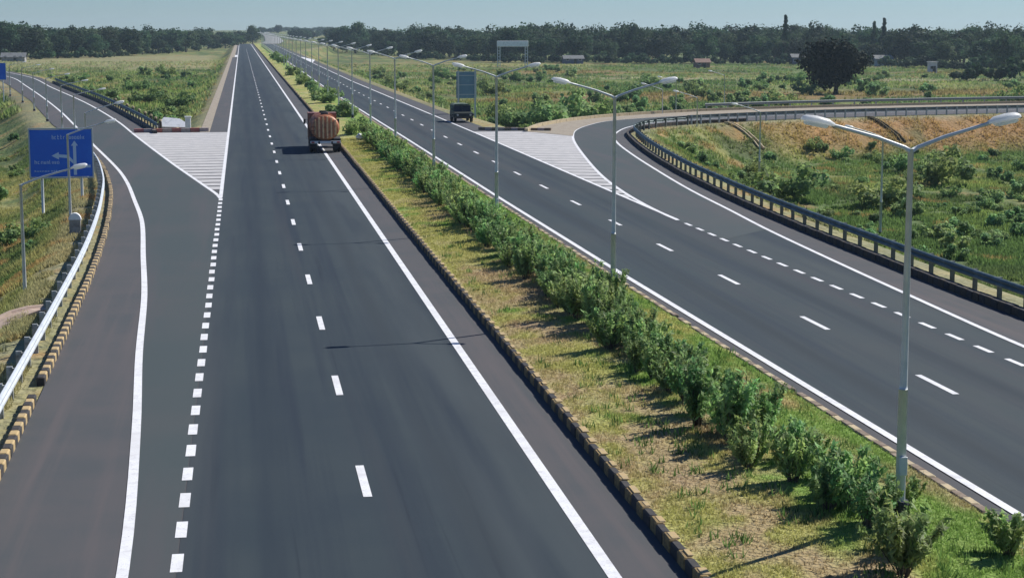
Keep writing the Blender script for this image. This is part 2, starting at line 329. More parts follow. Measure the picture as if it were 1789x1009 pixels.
# ------------------------------------------------------------------ painted markings (one sheet each kind)
def line_ribbon(P, wd, z=.016): return offset(P, -wd/2), offset(P, wd/2)
mk = MB(); zoff = [0]
def solid(fn_or_pts, y0=None, y1=None, wd=.16, z=.016, step=2.0):
    z += zoff[0]; zoff[0] += .0007
    P = smooth_line(fn_or_pts, step) if isinstance(fn_or_pts, list) else col2(fn_or_pts, np.arange(y0, y1, step if y1 < 300 else 4.0))
    a_, b_ = offset(P, -wd/2), offset(P, wd/2)
    vs = []; n = len(P)
    for i in range(n): vs += [(*a_[i], z), (*b_[i], z)]
    mk.add(vs, [(2*i, 2*i+1, 2*i+3, 2*i+2) for i in range(n-1)])
def dash(fn, centres, ln, wd, z=.016):
    for c in centres:
        y0, y1_ = c-ln/2, c+ln/2; xa_, xb = float(fn(y0)), float(fn(y1_))
        j = random.uniform(-.01, .01)
        mk.add([(xa_-wd/2+j, y0, z), (xa_+wd/2+j, y0, z), (xb+wd/2+j, y1_, z), (xb-wd/2+j, y1_, z)], [(0, 1, 2, 3)])
solid(lambda y: 5.8, -40, 1095, .22)
solid([p for p in LL], wd=.2)
solid(lambda y: -1.27, 92, 1095, .2)
solid([(-1.27, 91.5), (-1.5, 93.9), (-2.3, 99.5)]+LR[1:], wd=.2, step=1.5)
solid(rl, -40, 1090, .2)
solid(rout, 78, 1090, .2)
solid([(19.95, 77.6)]+RL, wd=.2)
solid([p for p in RR], wd=.18)
dash(lambda y: -1.25, np.arange(22.3, 92, 1.96), 1.0, .2)
dash(lambda y: 2.18, 33+9.32*np.arange(-7, 85), 2.4, .17)
dash(rmid, 40.1+9.25*np.arange(-8, 108), 2.4, .17)
dash(rout, 42.5+1.96*np.arange(-30, 18), 1.05, .17)
structure(mk.build('road_markings', m_paint), 'white painted edge lines and lane dashes', 'road markings')
# hatched gores
def gore(name, left, right, y0, y1, period, fill, slope, label):
    g = MB(); y = y0
    while y < y1:
        a, b = y, y+period*min(.93, fill+.3*(y-y0)/(y1-y0))
        for k in range(1):
            xl0, xr0, xl1, xr1 = left(a)+.06, right(a)-.06, left(b)+.06, right(b)-.06
            if xr0-xl0 > .25:
                n = 6; vs = []
                for t in np.linspace(0, 1, n+1):
                    dy = slope*(t-.5)*(xr0-xl0)
                    ya, yb_ = min(a+dy, y1), min(b+dy, y1)
                    xa_ = left(ya)*(1-t)+right(ya)*t; xb_ = left(yb_)*(1-t)+right(yb_)*t
                    vs += [(xa_, ya, .0135), (xb_, yb_, .0135)]
                g.add(vs, [(2*i, 2*i+2, 2*i+3, 2*i+1) for i in range(n)])
        y += period
    structure(g.build(name, m_paint2), label, 'road markings')
gore('gore_hatching', lambda y: float(lr(y)), lambda y: -1.27, 94.5, 151.5, 2.35, .72, .12, 'white hatched wedge beside the left slip road')
gore('gore_hatching.001', lambda y: float(rout(y)), lambda y: float(rlx(y)), 84, 149, 2.35, .74, -.35, 'white hatched wedge beside the right slip road')
gw = MB(); gw.add([(-3.2, 570, .014), (-1.4, 570, .014), (-1.4, 615, .014), (-3.2, 615, .014)], [(0, 1, 2, 3)])
gw.add([(18.9, 470, .014), (21.2, 510, .014), (19.6, 565, .014), (18.9, 565, .014)], [(0, 1, 2, 3)])
structure(gw.build('far_gore_paint', m_paint), 'small white painted patches far up the road', 'road markings')
# asphalt pads below the gores
pd = MB(); pd.add([(-9.8, 150, .005), (-1.2, 152.5, .005), (-1.2, 92, .005), (-4.77, 116.7, .005)], [(0, 3, 2, 1)])
pd.add([(float(rout(y)), y, .0055) for y in (78, 95, 110, 125, 140, 150)]+[(float(rlx(y))+.3, y, .0055) for y in (150, 140, 125, 110, 95, 78)], [(0, 11, 10, 1), (1, 10, 9, 2), (2, 9, 8, 3), (3, 8, 7, 4), (4, 7, 6, 5)])
structure(pd.build('gore_surface', m_shoulder), 'asphalt wedge under the hatching', 'road')
# ------------------------------------------------------------------ median strip
m_median = mat('dry_median_grass', (1, 1, 1), .95, attr='tone', noise=[(5, (.7, .72, .6), .52, .7), (16, (.78, .7, .62), .5, .66)], bump=(9, 1.0, .12), spec=.1)
def median_colour(x, y):
    t = (x-mleft(y))/(mright(y)-mleft(y)); n1 = fbm(x/1.5+2, y/2.6+7, 4); n2 = fbm(x/.8+20, y/.9, 4); n3 = fbm(x/3+9, y/9+4, 3)
    green = np.array([.20, .31, .075]); dry = np.array([.39, .38, .13]); brown = np.array([.42, .31, .19]); straw = np.array([.50, .45, .24])
    k = smooth(.38, .6, n1+.16*smooth(.5, .3, t)-.16*smooth(.55, .8, t)-.1*smooth(60, 150, y))[..., None]; c = green*(1-k)+dry*k
    k = (smooth(.54, .68, n2)*smooth(.9, .4, t))[..., None]*.6; c = c*(1-k)+straw*k
    k = (smooth(.5, .66, n3*.5+n1*.2+n2*.3)*smooth(110, 60, y))[..., None]*.75; c = c*(1-k)+brown*k
    k = (smooth(.52, .6, fbm(x/1.7+30, y/2.3+8, 4))*smooth(70, 45, y)*(t < .55))[..., None]*.75; c = c*(1-k)+np.array([.36, .26, .165])*k
    k = (smooth(.1, .03, np.abs(t-.46))*smooth(.42, .6, n1)*smooth(120, 60, y))[..., None]*.7; c = c*(1-k)+brown*.6*k
    return c
ym = np.r_[np.arange(-40, 20, 2.0), np.arange(20, 200, .5), np.geomspace(201, 1095, 150)]
k = 19; T = np.linspace(0, 1, k)
X = np.array([[mleft(y)+.18+(mright(y)-mleft(y)-.3)*t for t in T] for y in ym]); Y = np.repeat(ym[:, None], k, 1)
Z = .13+.12*np.sin(np.pi*T)[None]+(fbm(X/1.1, Y/1.1, 3)-.5)*.1*np.sin(np.pi*T)[None]
Vm = np.c_[X.ravel(), Y.ravel(), Z.ravel()]; i = (np.arange(len(ym)-1)[:, None]*k+np.arange(k-1)[None]).ravel()
med = fastmesh('median', Vm, np.c_[i, i+1, i+k+1, i+k], m_median, smooth=True)
a = med.data.color_attributes.new('tone', 'FLOAT_COLOR', 'POINT'); mc_ = median_colour(Vm[:, 0], Vm[:, 1]); a.data.foreach_set('color', np.c_[mc_, np.ones(len(mc_))].astype(np.float32).ravel())
structure(med, 'grassed median strip with dry patches', 'median')
def zmed(x, y):
    t = (x-mleft(y)-.18)/(mright(y)-mleft(y)-.3); return .12+.12*math.sin(math.pi*min(max(t, 0), 1))
# ------------------------------------------------------------------ kerbs
m_yel = mat('yellow_kerb_paint', (.46, .33, .15), .85, noise=[(8, (.33, .27, .17), .45, .7)])
m_ylt = mat('pale_ochre_kerb', (.50, .40, .24), .85, noise=[(5, (.3, .26, .18), .45, .7)])
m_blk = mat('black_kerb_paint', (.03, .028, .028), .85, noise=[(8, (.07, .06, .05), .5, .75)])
m_ylk = mat('worn_shaded_yellow_kerb', (.30, .2, .07), .85, noise=[(8, (.1, .07, .035), .42, .66)])  # worn yellow, dimmed in the colour for the kerb's shaded road-side face
m_blk2 = mat('dark_brown_stone', (.05, .038, .026), .85, noise=[(8, (.1, .075, .04), .55, .75)])
m_red = mat('faded_red_kerb_paint', (.42, .13, .11), .85, noise=[(5, (.34, .2, .18), .45, .7)])
m_wht = mat('white_kerb_paint', (.6, .56, .53), .85, noise=[(5, (.42, .38, .36), .45, .7)])
m_pnk = mat('faded_pink_kerb', (.44, .36, .33), .85, noise=[(5, (.34, .27, .25), .45, .7)])
m_brn = mat('brown_stone', (.19, .14, .10), .9, noise=[(5, (.3, .24, .18), .45, .7)])
def kerb(name, P, side, label, mats, wd=.2, h=.2, blk=.5, gaps=(), skip=0, jit=.012, zoff=0, caps=None):
    """P = road-side edge; side=+1 puts the stones to the right of travel"""
    s = arclen(P); g = MB(); t = 0; q = 0
    while t < s[-1]-blk:
        L_ = blk if s[-1] < 500 or t < 250 else blk*8
        c = t+L_/2; x = np.interp(c, s, P[:, 0]); y = np.interp(c, s, P[:, 1])
        x0, y0 = np.interp(t, s, P[:, 0]), np.interp(t, s, P[:, 1]); x1, y1_ = np.interp(t+L_, s, P[:, 0]), np.interp(t+L_, s, P[:, 1])
        an = math.atan2(y1_-y0, x1-x0)
        nx_, ny_ = math.sin(an)*side, -math.cos(an)*side
        if not any(a < y < b for a, b in gaps) and not (skip and random.random() < skip):
            o_ = wd/2+random.uniform(-jit, jit)
            if caps and q % 2 and y < 260: g.box((x+nx_*(o_+.05), y+ny_*(o_+.05), h+.006), (L_*random.uniform(.6, 1.05), wd*random.uniform(.6, .95), .03), mi=2, rz=an, bev=.01)
            g.box((x+nx_*o_, y+ny_*o_, zoff+h/2-.03+random.uniform(-jit, jit)), (L_*(.97 if L_ < 2 else .999), wd, h+.06), mi=q % 2, rz=an+random.uniform(-.02, .02)*(L_ < 2), bev=.025 if y < 110 else 0)
        t += L_; q += 1
    return structure(g.build(name, mats), label, 'kerb')
yk = np.r_[np.arange(-30, 1090, 3.0)]
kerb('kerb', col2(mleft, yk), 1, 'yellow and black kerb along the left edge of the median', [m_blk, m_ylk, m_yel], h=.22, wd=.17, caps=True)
kerb('kerb.001', col2(mright, yk), -1, 'worn ochre kerb stones along the right edge of the median', [m_ylt, m_brn], h=.17, skip=.12)
kerb('kerb.002', smooth_line([p for p in LK if p[1] < 150], 1.0), -1, 'yellow and black kerb beside the left guardrail', [m_yel, m_blk], wd=.2, h=.2, blk=.42, gaps=((41.6, 43.4),))
kerb('kerb.003', smooth_line([(23.95, 0)]+[p for p in RK if 30 <= p[1] < 165], 1.0), 1, 'dark kerb under the right guardrail', [m_blk, m_blk2], h=.27, wd=.3)
kerb('kerb.004', np.array([(-9.3, 151.9), (-2.5, 153.0)]), -1, 'red and white kerb closing the left hatched wedge', [m_red, m_pnk], blk=.8, h=.32, wd=.35)
kerb('kerb.005', np.array([(20.6, 151.4), (27.2, 148.6)]), -1, 'brown and white kerb closing the right hatched wedge', [m_brn, m_pnk], blk=.6, h=.26, wd=.3)
kerb('kerb.006', smooth_line(RO, 1.0), -1, 'pale kerb on the field side of the right slip road', [m_ylt, m_ylt], h=.3, wd=.3, blk=1.0)
kerb('kerb.007', offset(smooth_line([(float(lr(y)), y) for y in (150, 165, 190, 215, 245, 274, 300)], 1.0), 1.7), 1, 'dark kerb on the inner side of the left slip road', [m_blk, m_brn], h=.28, wd=.3, blk=1)
# ------------------------------------------------------------------ metals
m_galv = mat('galvanised_steel', (.58, .61, .60), .5, .2, noise=[(3, (.46, .5, .5), .45, .7)])
m_rail = mat('pale_guardrail_steel', (.66, .69, .70), .42, .35, noise=[(1.5, (.5, .53, .55), .45, .7), (14, (.45, .46, .46), .6, .8)])
m_raild = mat('dull_guardrail_steel', (.23, .26, .255), .75, 0, noise=[(1.5, (.18, .21, .2), .45, .7)])
m_postd = mat('dark_post_steel', (.12, .14, .13), .7, .2, noise=[(4, (.08, .09, .08), .5, .7)])
m_railg = mat('backlit_guardrail_steel', (.085, .13, .135), .6, .35, noise=[(1.5, (.2, .25, .25), .45, .7), (14, (.09, .12, .12), .6, .8)])  # steel coloured dark for rails seen from their unlit side
m_post = mat('grey_post_steel', (.42, .44, .43), .6, .4, noise=[(4, (.2, .2, .19), .5, .7)])
m_lamp = mat('white_lamp_housing', (.92, .93, .92), .35, 0, trans=.45)
m_lens = mat('frosted_lamp_lens', (.9, .92, .9), .3, 0, trans=.7)
m_conc = mat('concrete_footing', (.34, .33, .31), .9, noise=[(5, (.22, .21, .2), .45, .7)])
m_dark = mat('dark_steel_collar', (.03, .03, .035), .6, .3)
# ------------------------------------------------------------------ guardrails
def guardrail(name, P, side, label, mrail, zt=.72, post_step=2.0, post_h=.8, wd=1, zfun=None, group='guardrails along the slip roads', maxposts=100):
    s = arclen(P); e = empty(name, (*P[0], 0), 0, label, 'guardrail', group)
    prof = [(0, zt), (.045, zt-.02), (.08, zt-.06), (.075, zt-.1), (.015, zt-.155), (.075, zt-.21), (.08, zt-.25), (.045, zt-.29), (0, zt-.31)]
    g = MB(); Q = resample(P, max(2, int(s[-1]/1.5))); n = len(Q); vs = []
    T_ = np.gradient(Q, axis=0); T_ /= np.hypot(T_[:, 0], T_[:, 1])[:, None]; Nn = np.c_[T_[:, 1], -T_[:, 0]]*side
    full = prof+[(a-.012, b) for a, b in prof[::-1]]; k = len(full)
    for i in range(n):
        for a, b in full: vs.append((Q[i, 0]+Nn[i, 0]*(a-.0)-P[0][0], Q[i, 1]+Nn[i, 1]*a-P[0][1], b))
    g.add(vs, [(i*k+j, i*k+(j+1) % k, (i+1)*k+(j+1) % k, (i+1)*k+j) for i in range(n-1) for j in range(k)]+[tuple(range(k)), tuple(range((n-1)*k, n*k))[::-1]])
    g.build('rail', mrail, e)
    pm = MB().box((0, 0, post_h/2-.3), (.11, .14, post_h+.55)).box((0, .09*1, zt-.155), (.09, .13, .22)); me = None
    cnt = min(maxposts, int(s[-1]/post_step))
    for q in range(cnt):
        t = .4+q*(s[-1]-.8)/max(cnt-1, 1); x = np.interp(t, s, P[:, 0]); y = np.interp(t, s, P[:, 1])
        tx = np.interp(t, s, T_[:, 0] if len(T_) == len(s) else np.interp(s, np.linspace(0, s[-1], n), T_[:, 0])); ty = np.interp(t, s, np.interp(s, np.linspace(0, s[-1], n), T_[:, 1]))
        nx_, ny_ = ty*side, -tx*side; an = math.atan2(ny_, nx_)-math.pi/2
        if me is None: p = pm.build('post', m_postd if mrail is m_railg else m_post, e); me = p.data
        else: p = bpy.data.objects.new('post', me); C.objects.link(p); p.parent = e
        p.location = (x-nx_*.17-P[0][0], y-ny_*.17-P[0][1], 0); p.rotation_euler = (0, 0, an)
    return e
lkS = smooth_line([p for p in LK if p[1] < 150 and p[1] > 10], 1.0)
guardrail('guardrail', offset(lkS, -.5), 1, 'pale steel guardrail curving along the left slip road', m_rail, zt=.78)
rkS = smooth_line([p for p in RK if 20 <= p[1] and p[0] < 45], 1.0)
guardrail('guardrail', offset(rkS, .65), -1, 'dark backlit guardrail around the right slip road bend', m_railg, zt=.8)
guardrail('guardrail', offset(smooth_line([p for p in RK if p[0] > 38], 1.0), .5), -1, 'distant guardrail with pale posts along the top of the soil slope', m_raild, zt=.85, post_step=1.3, post_h=.9)
guardrail('guardrail', offset(smooth_line([p for p in RO if p[0] > 45], 1.0), -.4), 1, 'guardrail on the far side of the right slip road', m_raild, zt=.85, post_step=3.0, post_h=.9)
guardrail('guardrail', offset(smooth_line([(float(lr(y)), y) for y in (152, 165, 190, 215, 245, 274, 300)], 1.0), 2.2), -1, 'guardrail on the inner side of the left slip road', m_railg, zt=.8, post_step=3)
# ------------------------------------------------------------------ street lamps
PH = 6.6
def lamp_head(sign, parent_arm, tip, ang):
    g = MB(); n = 10; rings = []
    # tapered cobra-head luminaire along +x
    secs = [(0, .05, .045), (.05, .09, .06), (.12, .12, .095), (.34, .135, .11), (.52, .125, .09), (.58, .08, .05)]
    vs = []
    for x, wy, hz in secs:
        for q in range(n):
            a = q*2*math.pi/n; zz = math.sin(a)*hz
            vs.append((x, math.cos(a)*wy, zz if zz > 0 else zz*.25))
    fs = [(i*n+q, i*n+(q+1) % n, (i+1)*n+(q+1) % n, (i+1)*n+q) for i in range(len(secs)-1) for q in range(n)]
    fs += [tuple(range(n))[::-1], tuple(range((len(secs)-1)*n, len(secs)*n))]
    g.add(vs, fs); h = g.build('lamp_head', m_lamp, parent_arm, smooth=True)
    h.location = tip; h.rotation_euler = (0, -ang, 0 if sign > 0 else math.pi)
    l = MB().box((.32, 0, -.04), (.38, .22, .075), bev=.025).build('lens', m_lens, None)
    l.parent = parent_arm; l.matrix_local = h.matrix_basis.copy()
    return h
def make_lamp(name, double, PH=6.55, AX=1.42, rise=.42):
    e = empty(name, (0, 0, 0))
    MB().tube([(0, 0, .0), (0, 0, .12), (0, 0, PH*.36)], [.095, .09, .082], 12).tube([(0, 0, PH*.36), (0, 0, PH*.37), (0, 0, PH)], [.073, .068, .048], 12).build('pole', m_galv, e, smooth=True)
    MB().box((0, 0, -.12), (.42, .42, .34), bev=.03).build('footing', m_conc, e)
    MB().tube([(0, 0, .05), (0, 0, .3)], [.13, .125], 12).tube([(0, 0, .3), (0, 0, .36)], [.17, .15], 12).build('base_collar', [m_dark], e)
    MB().box((0, -.1, 1.0), (.14, .05, .34), bev=.01).build('access_door', m_galv, e)
    for sgn in ((1, -1) if double else (1,)):
        tip = (sgn*AX, 0, PH+rise)
        a = MB().tube([(0, 0, PH-.05), (sgn*.12, 0, PH+.02), (sgn*AX*.42, 0, PH+rise*.46), (sgn*AX*.78, 0, PH+rise*.8), tip], [.045, .038, .034, .032, .03], 8).build('arm', m_galv, e, smooth=True)
        lamp_head(sgn, a, (sgn*(AX-.04), 0, PH+rise-.01), .2)
    return e
names_d = ['tall double arm street lamp nearest the camera in the median, bright white heads', 'second double arm street lamp from the camera, rising from the hedge', 'third double arm street lamp from the camera, pole crossing the right hatched wedge',
 'fourth double arm street lamp from the camera, just left of the dark jeep', 'fifth double arm street lamp from the camera in the median', 'sixth double arm street lamp from the camera in the median']
dl = make_lamp('street_lamp', True)
for k_ in range(38):
    y = 28+23.45*k_; x = float(np.interp(y, [28, 51, 75, 98, 121, 400, 900], [11.3, 11.2, 11.0, 10.8, 10.65, 10.2, 10.2]))
    o = dl if k_ == 0 else copy_tree(dl)
    o.location = (x, y, zmed(x, y)+.02); o.rotation_euler = (0, 0, math.radians(random.uniform(-1.5, 1.5)))
    if k_ == 0: o.rotation_euler = (0, math.radians(-.2), 0)
    tag(o, names_d[k_] if k_ < 6 else 'distant double arm street lamp in the row running up the median', 'street lamp', 'double arm street lamps along the median')
slp = make_lamp('single_arm_street_lamp', False, 5.95, 1.78, .55)
LP = [(-7.75, 61.9), (-8.25, 83.9), (-9.3, 105.5), (-12.1, 128.5), (-15.2, 150.5), (-18.8, 172.5), (-22.6, 195), (-26.6, 218), (-31, 241)]
RP = [(37.2, 96.7, 1), (39.4, 128.3, 1), (41.8, 156, 1), (43.9, 178, 1), (52, 204, 1), (66, 232, 1)]
ordn = ['first', 'second', 'third', 'fourth', 'fifth', 'sixth', 'seventh', 'eighth', 'ninth']
for k_, (x, y) in enumerate(LP):
    o = slp if k_ == 0 else copy_tree(slp)
    o.location = (x, y, (-2.5, -2.05, -2.05)[k_] if k_ < 3 else max(zat(x, y), -2.1)); o.rotation_euler = (0, 0, math.radians(random.uniform(-2, 2)-3)); o.scale = (1, 1, 1 if k_ < 3 else .70)
    ds = ['whose arm passes in front of the blue sign', 'whose pole crosses the blue sign', 'standing behind the blue sign'][k_] if k_ < 3 else 'on the bank of the left slip road'
    tag(o, ordn[k_]+' left hand single arm street lamp '+ds, 'street lamp', 'single arm lamps along the left slip road')
for k_, (x, y, s_) in enumerate(RP):
    o = copy_tree(slp); o.location = (x, y, -3.4); o.rotation_euler = (0, 0, math.pi-.1)
    tag(o, ordn[k_]+' nearest single arm street lamp in the right field', 'street lamp', 'single arm lamps in the field by the right slip road')
# ------------------------------------------------------------------ blue direction sign
m_blue = mat('blue_sign_face', (.008, .13, .66), .45, noise=[(1.2, (.015, .17, .72), .45, .7)])
m_sw = mat('white_sign_lettering', (.55, .68, .85), .5)
m_frame = mat('pale_sign_frame', (.45, .5, .5), .5, .3)
m_gback = mat('grey_blue_sign_back', (.15, .26, .33), .6, .2, noise=[(1.5, (.2, .32, .38), .5, .68)])
sg = empty('direction_sign', (-9.6, 94, -1.75), math.radians(2), 'blue direction sign with white arrow diagram on the left bank', 'road sign')
MB().box((0, 0, 4.06), (3.2, .06, 2.5), bev=.01).build('panel', m_blue, sg)
fr = MB()
for xx in (-1.63, 1.63): fr.box((xx, 0, 4.06), (.07, .1, 2.66))
for zz in (2.76, 5.36): fr.box((0, 0, zz), (3.18, .096, .07))
fr.build('frame', m_frame, sg)
for xx in (-1.05, 1.0): MB().tube([(xx, .12, -.4), (xx, .12, 5.2)], .075, 10).build('post', m_galv, sg, smooth=True)
for zz in (3.3, 4.8): MB().box((0, .05, zz), (3.0, .03, .08)).build('crossbar', m_galv, sg)
def flat(g, pts, y=-.034, th=.006): g.prism(pts, 'y', y, y-th)
ar = MB()
flat(ar, [(.62, 2.9), (.78, 2.9), (.78, 3.28), (1.5, 3.28), (1.5, 3.42), (.78, 3.42), (.78, 4.45), (.88, 4.45), (.70, 4.72), (.52, 4.45), (.62, 4.45)])
flat(ar, [(.61, 3.5), (.61, 3.68), (.35, 3.96), (-.12, 4.0), (-.12, 4.12), (-.5, 3.93), (-.12, 3.72), (-.12, 3.84), (.27, 3.8)])
ar.build('arrow_diagram', m_sw, sg)
def scrawl(x0, x1, z, h, name):
    g = MB(); x = x0; r = random.Random(int(z*100))
    while x < x1:
        wl = r.uniform(.07, .12); hh = h*(1 if r.random() < .3 or x == x0 else .68)
        flat(g, [(x, z), (x+.028, z), (x+.028, z+hh), (x, z+hh)])
        if r.random() < .8: flat(g, [(x+.03, z+h*.6), (x+wl-.03, z+h*.6), (x+wl-.03, z+h*.72), (x+.03, z+h*.72)])
        if r.random() < .6: flat(g, [(x+.03, z), (x+wl-.03, z), (x+wl-.03, z+h*.13), (x+.03, z+h*.13)])
        if r.random() < .7: flat(g, [(x+wl-.028, z+.001), (x+wl, z+.001), (x+wl, z+h*.67), (x+wl-.028, z+h*.67)])
        x += wl+.045
    g.build(name, m_sw, sg)
scrawl(-.45, 1.25, 4.8, .22, 'lettering'); scrawl(-1.38, -.15, 3.5, .2, 'lettering'); scrawl(-1.4, .2, 3.08, .09, 'lettering')
s2 = empty('direction_sign', (-31.5, 232, -1.75), math.radians(3), 'blue road sign cut by the left edge of the photo', 'road sign')
MB().box((0, 0, 5.2), (2.4, .06, 2.1), bev=.01).build('panel', m_blue, s2)
f2 = MB()
for xx in (-1.22, 1.22): f2.box((xx, 0, 5.2), (.06, .09, 2.2))
for zz in (4.13, 6.27): f2.box((0, 0, zz), (2.36, .086, .06))
f2.build('frame', m_frame, s2)
for xx in (-.8, .8): MB().tube([(xx, .1, -.4), (xx, .1, 6.1)], .07, 8).build('post', m_galv, s2)
# sign seen from the back beside the jeep
s3 = empty('road_sign', (23.5, 182, -1.9), math.radians(0), 'grey blue road sign on two pale posts behind the dark jeep', 'road sign')
MB().box((0, 0, 4.9), (2.15, .05, 2.8), bev=.01).build('panel', m_gback, s3)
fb = MB()
for zz in (3.9, 4.9, 5.9): fb.box((0, -.045, zz), (2.1, .04, .07))
fb.build('stiffener', m_frame, s3)
for xx in (-.88, .92): MB().box((xx, -.13, 2.9), (.17, .13, 7.0)).build('post', m_frame, s3)
# white gantry in the far field
m_white = mat('white_paint', (.86, .87, .85), .6, noise=[(2, (.62, .64, .62), .5, .7)])
gy_ = 560.; gxx = 87.6
gt = empty('gantry', (gxx, gy_, zat(gxx, gy_)), 0, 'white portal gantry standing in the field before the trees', 'gantry')
gz = -zat(gxx, gy_)
for xx in (-4.55, 4.55):
    g = MB()
    for dx in (-.4, .4): g.box((xx+dx, 0, 3.0), (.22, .3, 7.4))
    for q in range(7): g.box((xx, 0, .5+q*.95), (.6, .16, .14))
    g.build('leg', m_galv, gt)
MB().box((0, 0, 7.55), (10.3, .7, 1.9), bev=.08).build('beam', m_white, gt)
# ------------------------------------------------------------------ tanker truck
m_tank = mat('rusty_orange_tank_paint', (.56, .22, .10), .5, noise=[(1.6, (.36, .13, .065), .42, .66), (6, (.45, .22, .09), .52, .72), (3, (.12, .05, .035), .6, .75)], spec=.4)
m_rib = mat('ochre_tank_ribs', (.82, .52, .26), .5, noise=[(4, (.36, .17, .07), .5, .72)])
m_tyre = mat('tyre_rubber', (.018, .018, .018), .9)
m_rim = mat('steel_rim', (.35, .34, .32), .5, .5)
m_chas = mat('black_chassis', (.025, .025, .027), .7, .2)
m_bump = mat('silver_bumper', (.62, .64, .64), .4, .4)
m_cab = mat('brown_cab_paint', (.22, .09, .05), .45)
m_glass = mat('dark_glass', (.02, .025, .03), .08)
m_tail = mat('red_tail_lamp', (.35, .02, .02), .3)
m_mirror = mat('mirror_housing', (.05, .05, .05), .4)
def wheel(parent, x, y, r, wd, name='wheel', dual=False):
    wl = empty(name, (x, y, r)); wl.parent = parent
    n = 24; prof = [(-wd/2, r*.62), (-wd/2, r*.93), (-wd/2+.03, r), (wd/2-.03, r), (wd/2, r*.93), (wd/2, r*.62)]
    g = MB(); k = len(prof)
    g.add([(px, rr*math.cos(a*2*math.pi/n), rr*math.sin(a*2*math.pi/n)) for a in range(n) for px, rr in prof],
          [(a*k+j, ((a+1) % n)*k+j, ((a+1) % n)*k+(j+1) % k, a*k+(j+1) % k) for a in range(n) for j in range(k)])
    g.build('tyre', m_tyre, wl, smooth=False)
    h = MB(); h.tube([(-wd*.38, 0, 0), (wd*.38, 0, 0)], r*.6, 18).tube([(-wd*.5, 0, 0), (wd*.5, 0, 0)], r*.2, 12)
    for q in range(6): h.box(((wd*.4), r*.4*math.cos(q*1.047), r*.4*math.sin(q*1.047)), (.03, .05, .05))
    h.build('rim', m_rim, wl)
    return wl
tk = empty('tanker_truck', (5.85, 124.8, .01), math.radians(-.5), 'orange brown tanker truck driving away on the left carriageway', 'truck')
def ell(y, w_, h_, zc, n=28): return [(w_*math.cos(a*2*math.pi/n), y, zc+h_*math.sin(a*2*math.pi/n)) for a in range(n)]
secs = [(.0, .03, .03), (.02, .35, .3), (.04, .75, .68), (.12, 1.0, .9), (.28, 1.1, .99), (5.9, 1.1, .99), (6.05, 1.0, .9), (6.12, .7, .6)]
g = MB(); n = 28; vs = []
for y, a_, b_ in secs: vs += ell(y, a_, b_, 1.93)
g.add(vs, [(i*n+q, i*n+(q+1) % n, (i+1)*n+(q+1) % n, (i+1)*n+q) for i in range(len(secs)-1) for q in range(n)]+[tuple(range(n)), tuple(range((len(secs)-1)*n, len(secs)*n))[::-1]])
g.build('tank', m_tank, tk, smooth=True)
for yy in (.55, 1.9, 3.3, 4.7):
    g = MB(); vs = ell(yy, 1.135, 1.025, 1.93)+ell(yy+.1, 1.135, 1.025, 1.93)
    g.add(vs, [(q, (q+1) % n, (q+1) % n+n, q+n) for q in range(n)]+[tuple(range(n)), tuple(range(n, 2*n))[::-1]]); g.build('band', m_tank, tk)
for xx in (-.78, -.47, -.16, .16, .47, .78):
    hh = .86*math.sqrt(1-(xx/1.08)**2); MB().box((xx, -.03+.16*abs(xx)**2, 1.95), (.13, .1, 2*hh), bev=.02).build('rear_rib', m_rib, tk)
g = MB()
for yy in (1.4, 4.4): g.tube([(0, yy, 2.88), (0, yy, 3.06)], .3, 14)
g.build('hatch', m_chas, tk)
g = MB()
for xx in (-.5, .5): g.box((xx, 4.0, .78), (.12, 8.4, .22))
for yy in (0.1, 2, 4, 6, 8): g.box((0, yy, .78), (.88, .1, .16))
for yy in (.9, 3.1, 5.3): g.box((0, yy, .96), (1.5, .25, .16))
g.build('chassis', m_chas, tk)
MB().box((0, -.1, .82), (2.35, .14, .2), bev=.02).build('bumper', m_bump, tk)
g = MB();
for xx in (-.8, .8): g.box((xx, -.12, .5), (.05, .05, .45))
g.box((0, -.13, .42), (1.9, .06, .1)); g.build('underrun_bar', m_chas, tk)
for xx in (-.98, .98): MB().box((xx, -.19, .82), (.24, .06, .12), bev=.01).build('tail_light', m_tail, tk)
for sx in (-1, 1):
    MB().box((sx*.93, 1.55, 1.05), (.55, 2.6, .05)).box((sx*.93, .24, .72), (.55, .03, .6)).build('mudguard', m_chas, tk)
    for yy in (.95, 2.15):
        for xo in (.78, 1.07): wheel(tk, sx*xo, yy, .5, .25)
    wheel(tk, sx*.98, 7.2, .5, .27)
g = MB()
g.prism([(6.4, .7), (8.5, .7), (8.55, 1.5), (8.35, 2.5), (8.2, 2.78), (6.45, 2.78), (6.4, 2.6)], 'x', -1.15, 1.15); cb = g.build('cab', m_cab, tk)
MB().box((0, 6.39, 2.1), (1.3, .02, .45)).build('rear_window', m_glass, cb)
MB().prism([(8.53, 1.62), (8.555, 1.62), (8.38, 2.42), (8.355, 2.42)], 'x', -1.0, 1.0).build('windscreen', m_glass, cb)
for sx in (-1, 1):
    MB().box((sx*1.155, 7.5, 1.95), (.015, 1.0, .55)).build('side_window', m_glass, cb)
    MB().box((sx*1.38, 8.3, 2.0), (.18, .08, .42), bev=.02).box((sx*1.22, 8.3, 2.15), (.2, .03, .03)).build('mirror', m_mirror, cb)
g = MB()
for q in range(6): g.box((-.95, -.02, 1.1+q*.3), (.3, .03, .03))
for xx in (-1.1, -.8): g.box((xx, -.02, 1.9), (.03, .03, 1.9))
g.build('ladder', m_chas, tk)
tk.scale = (.93, .93, .93)
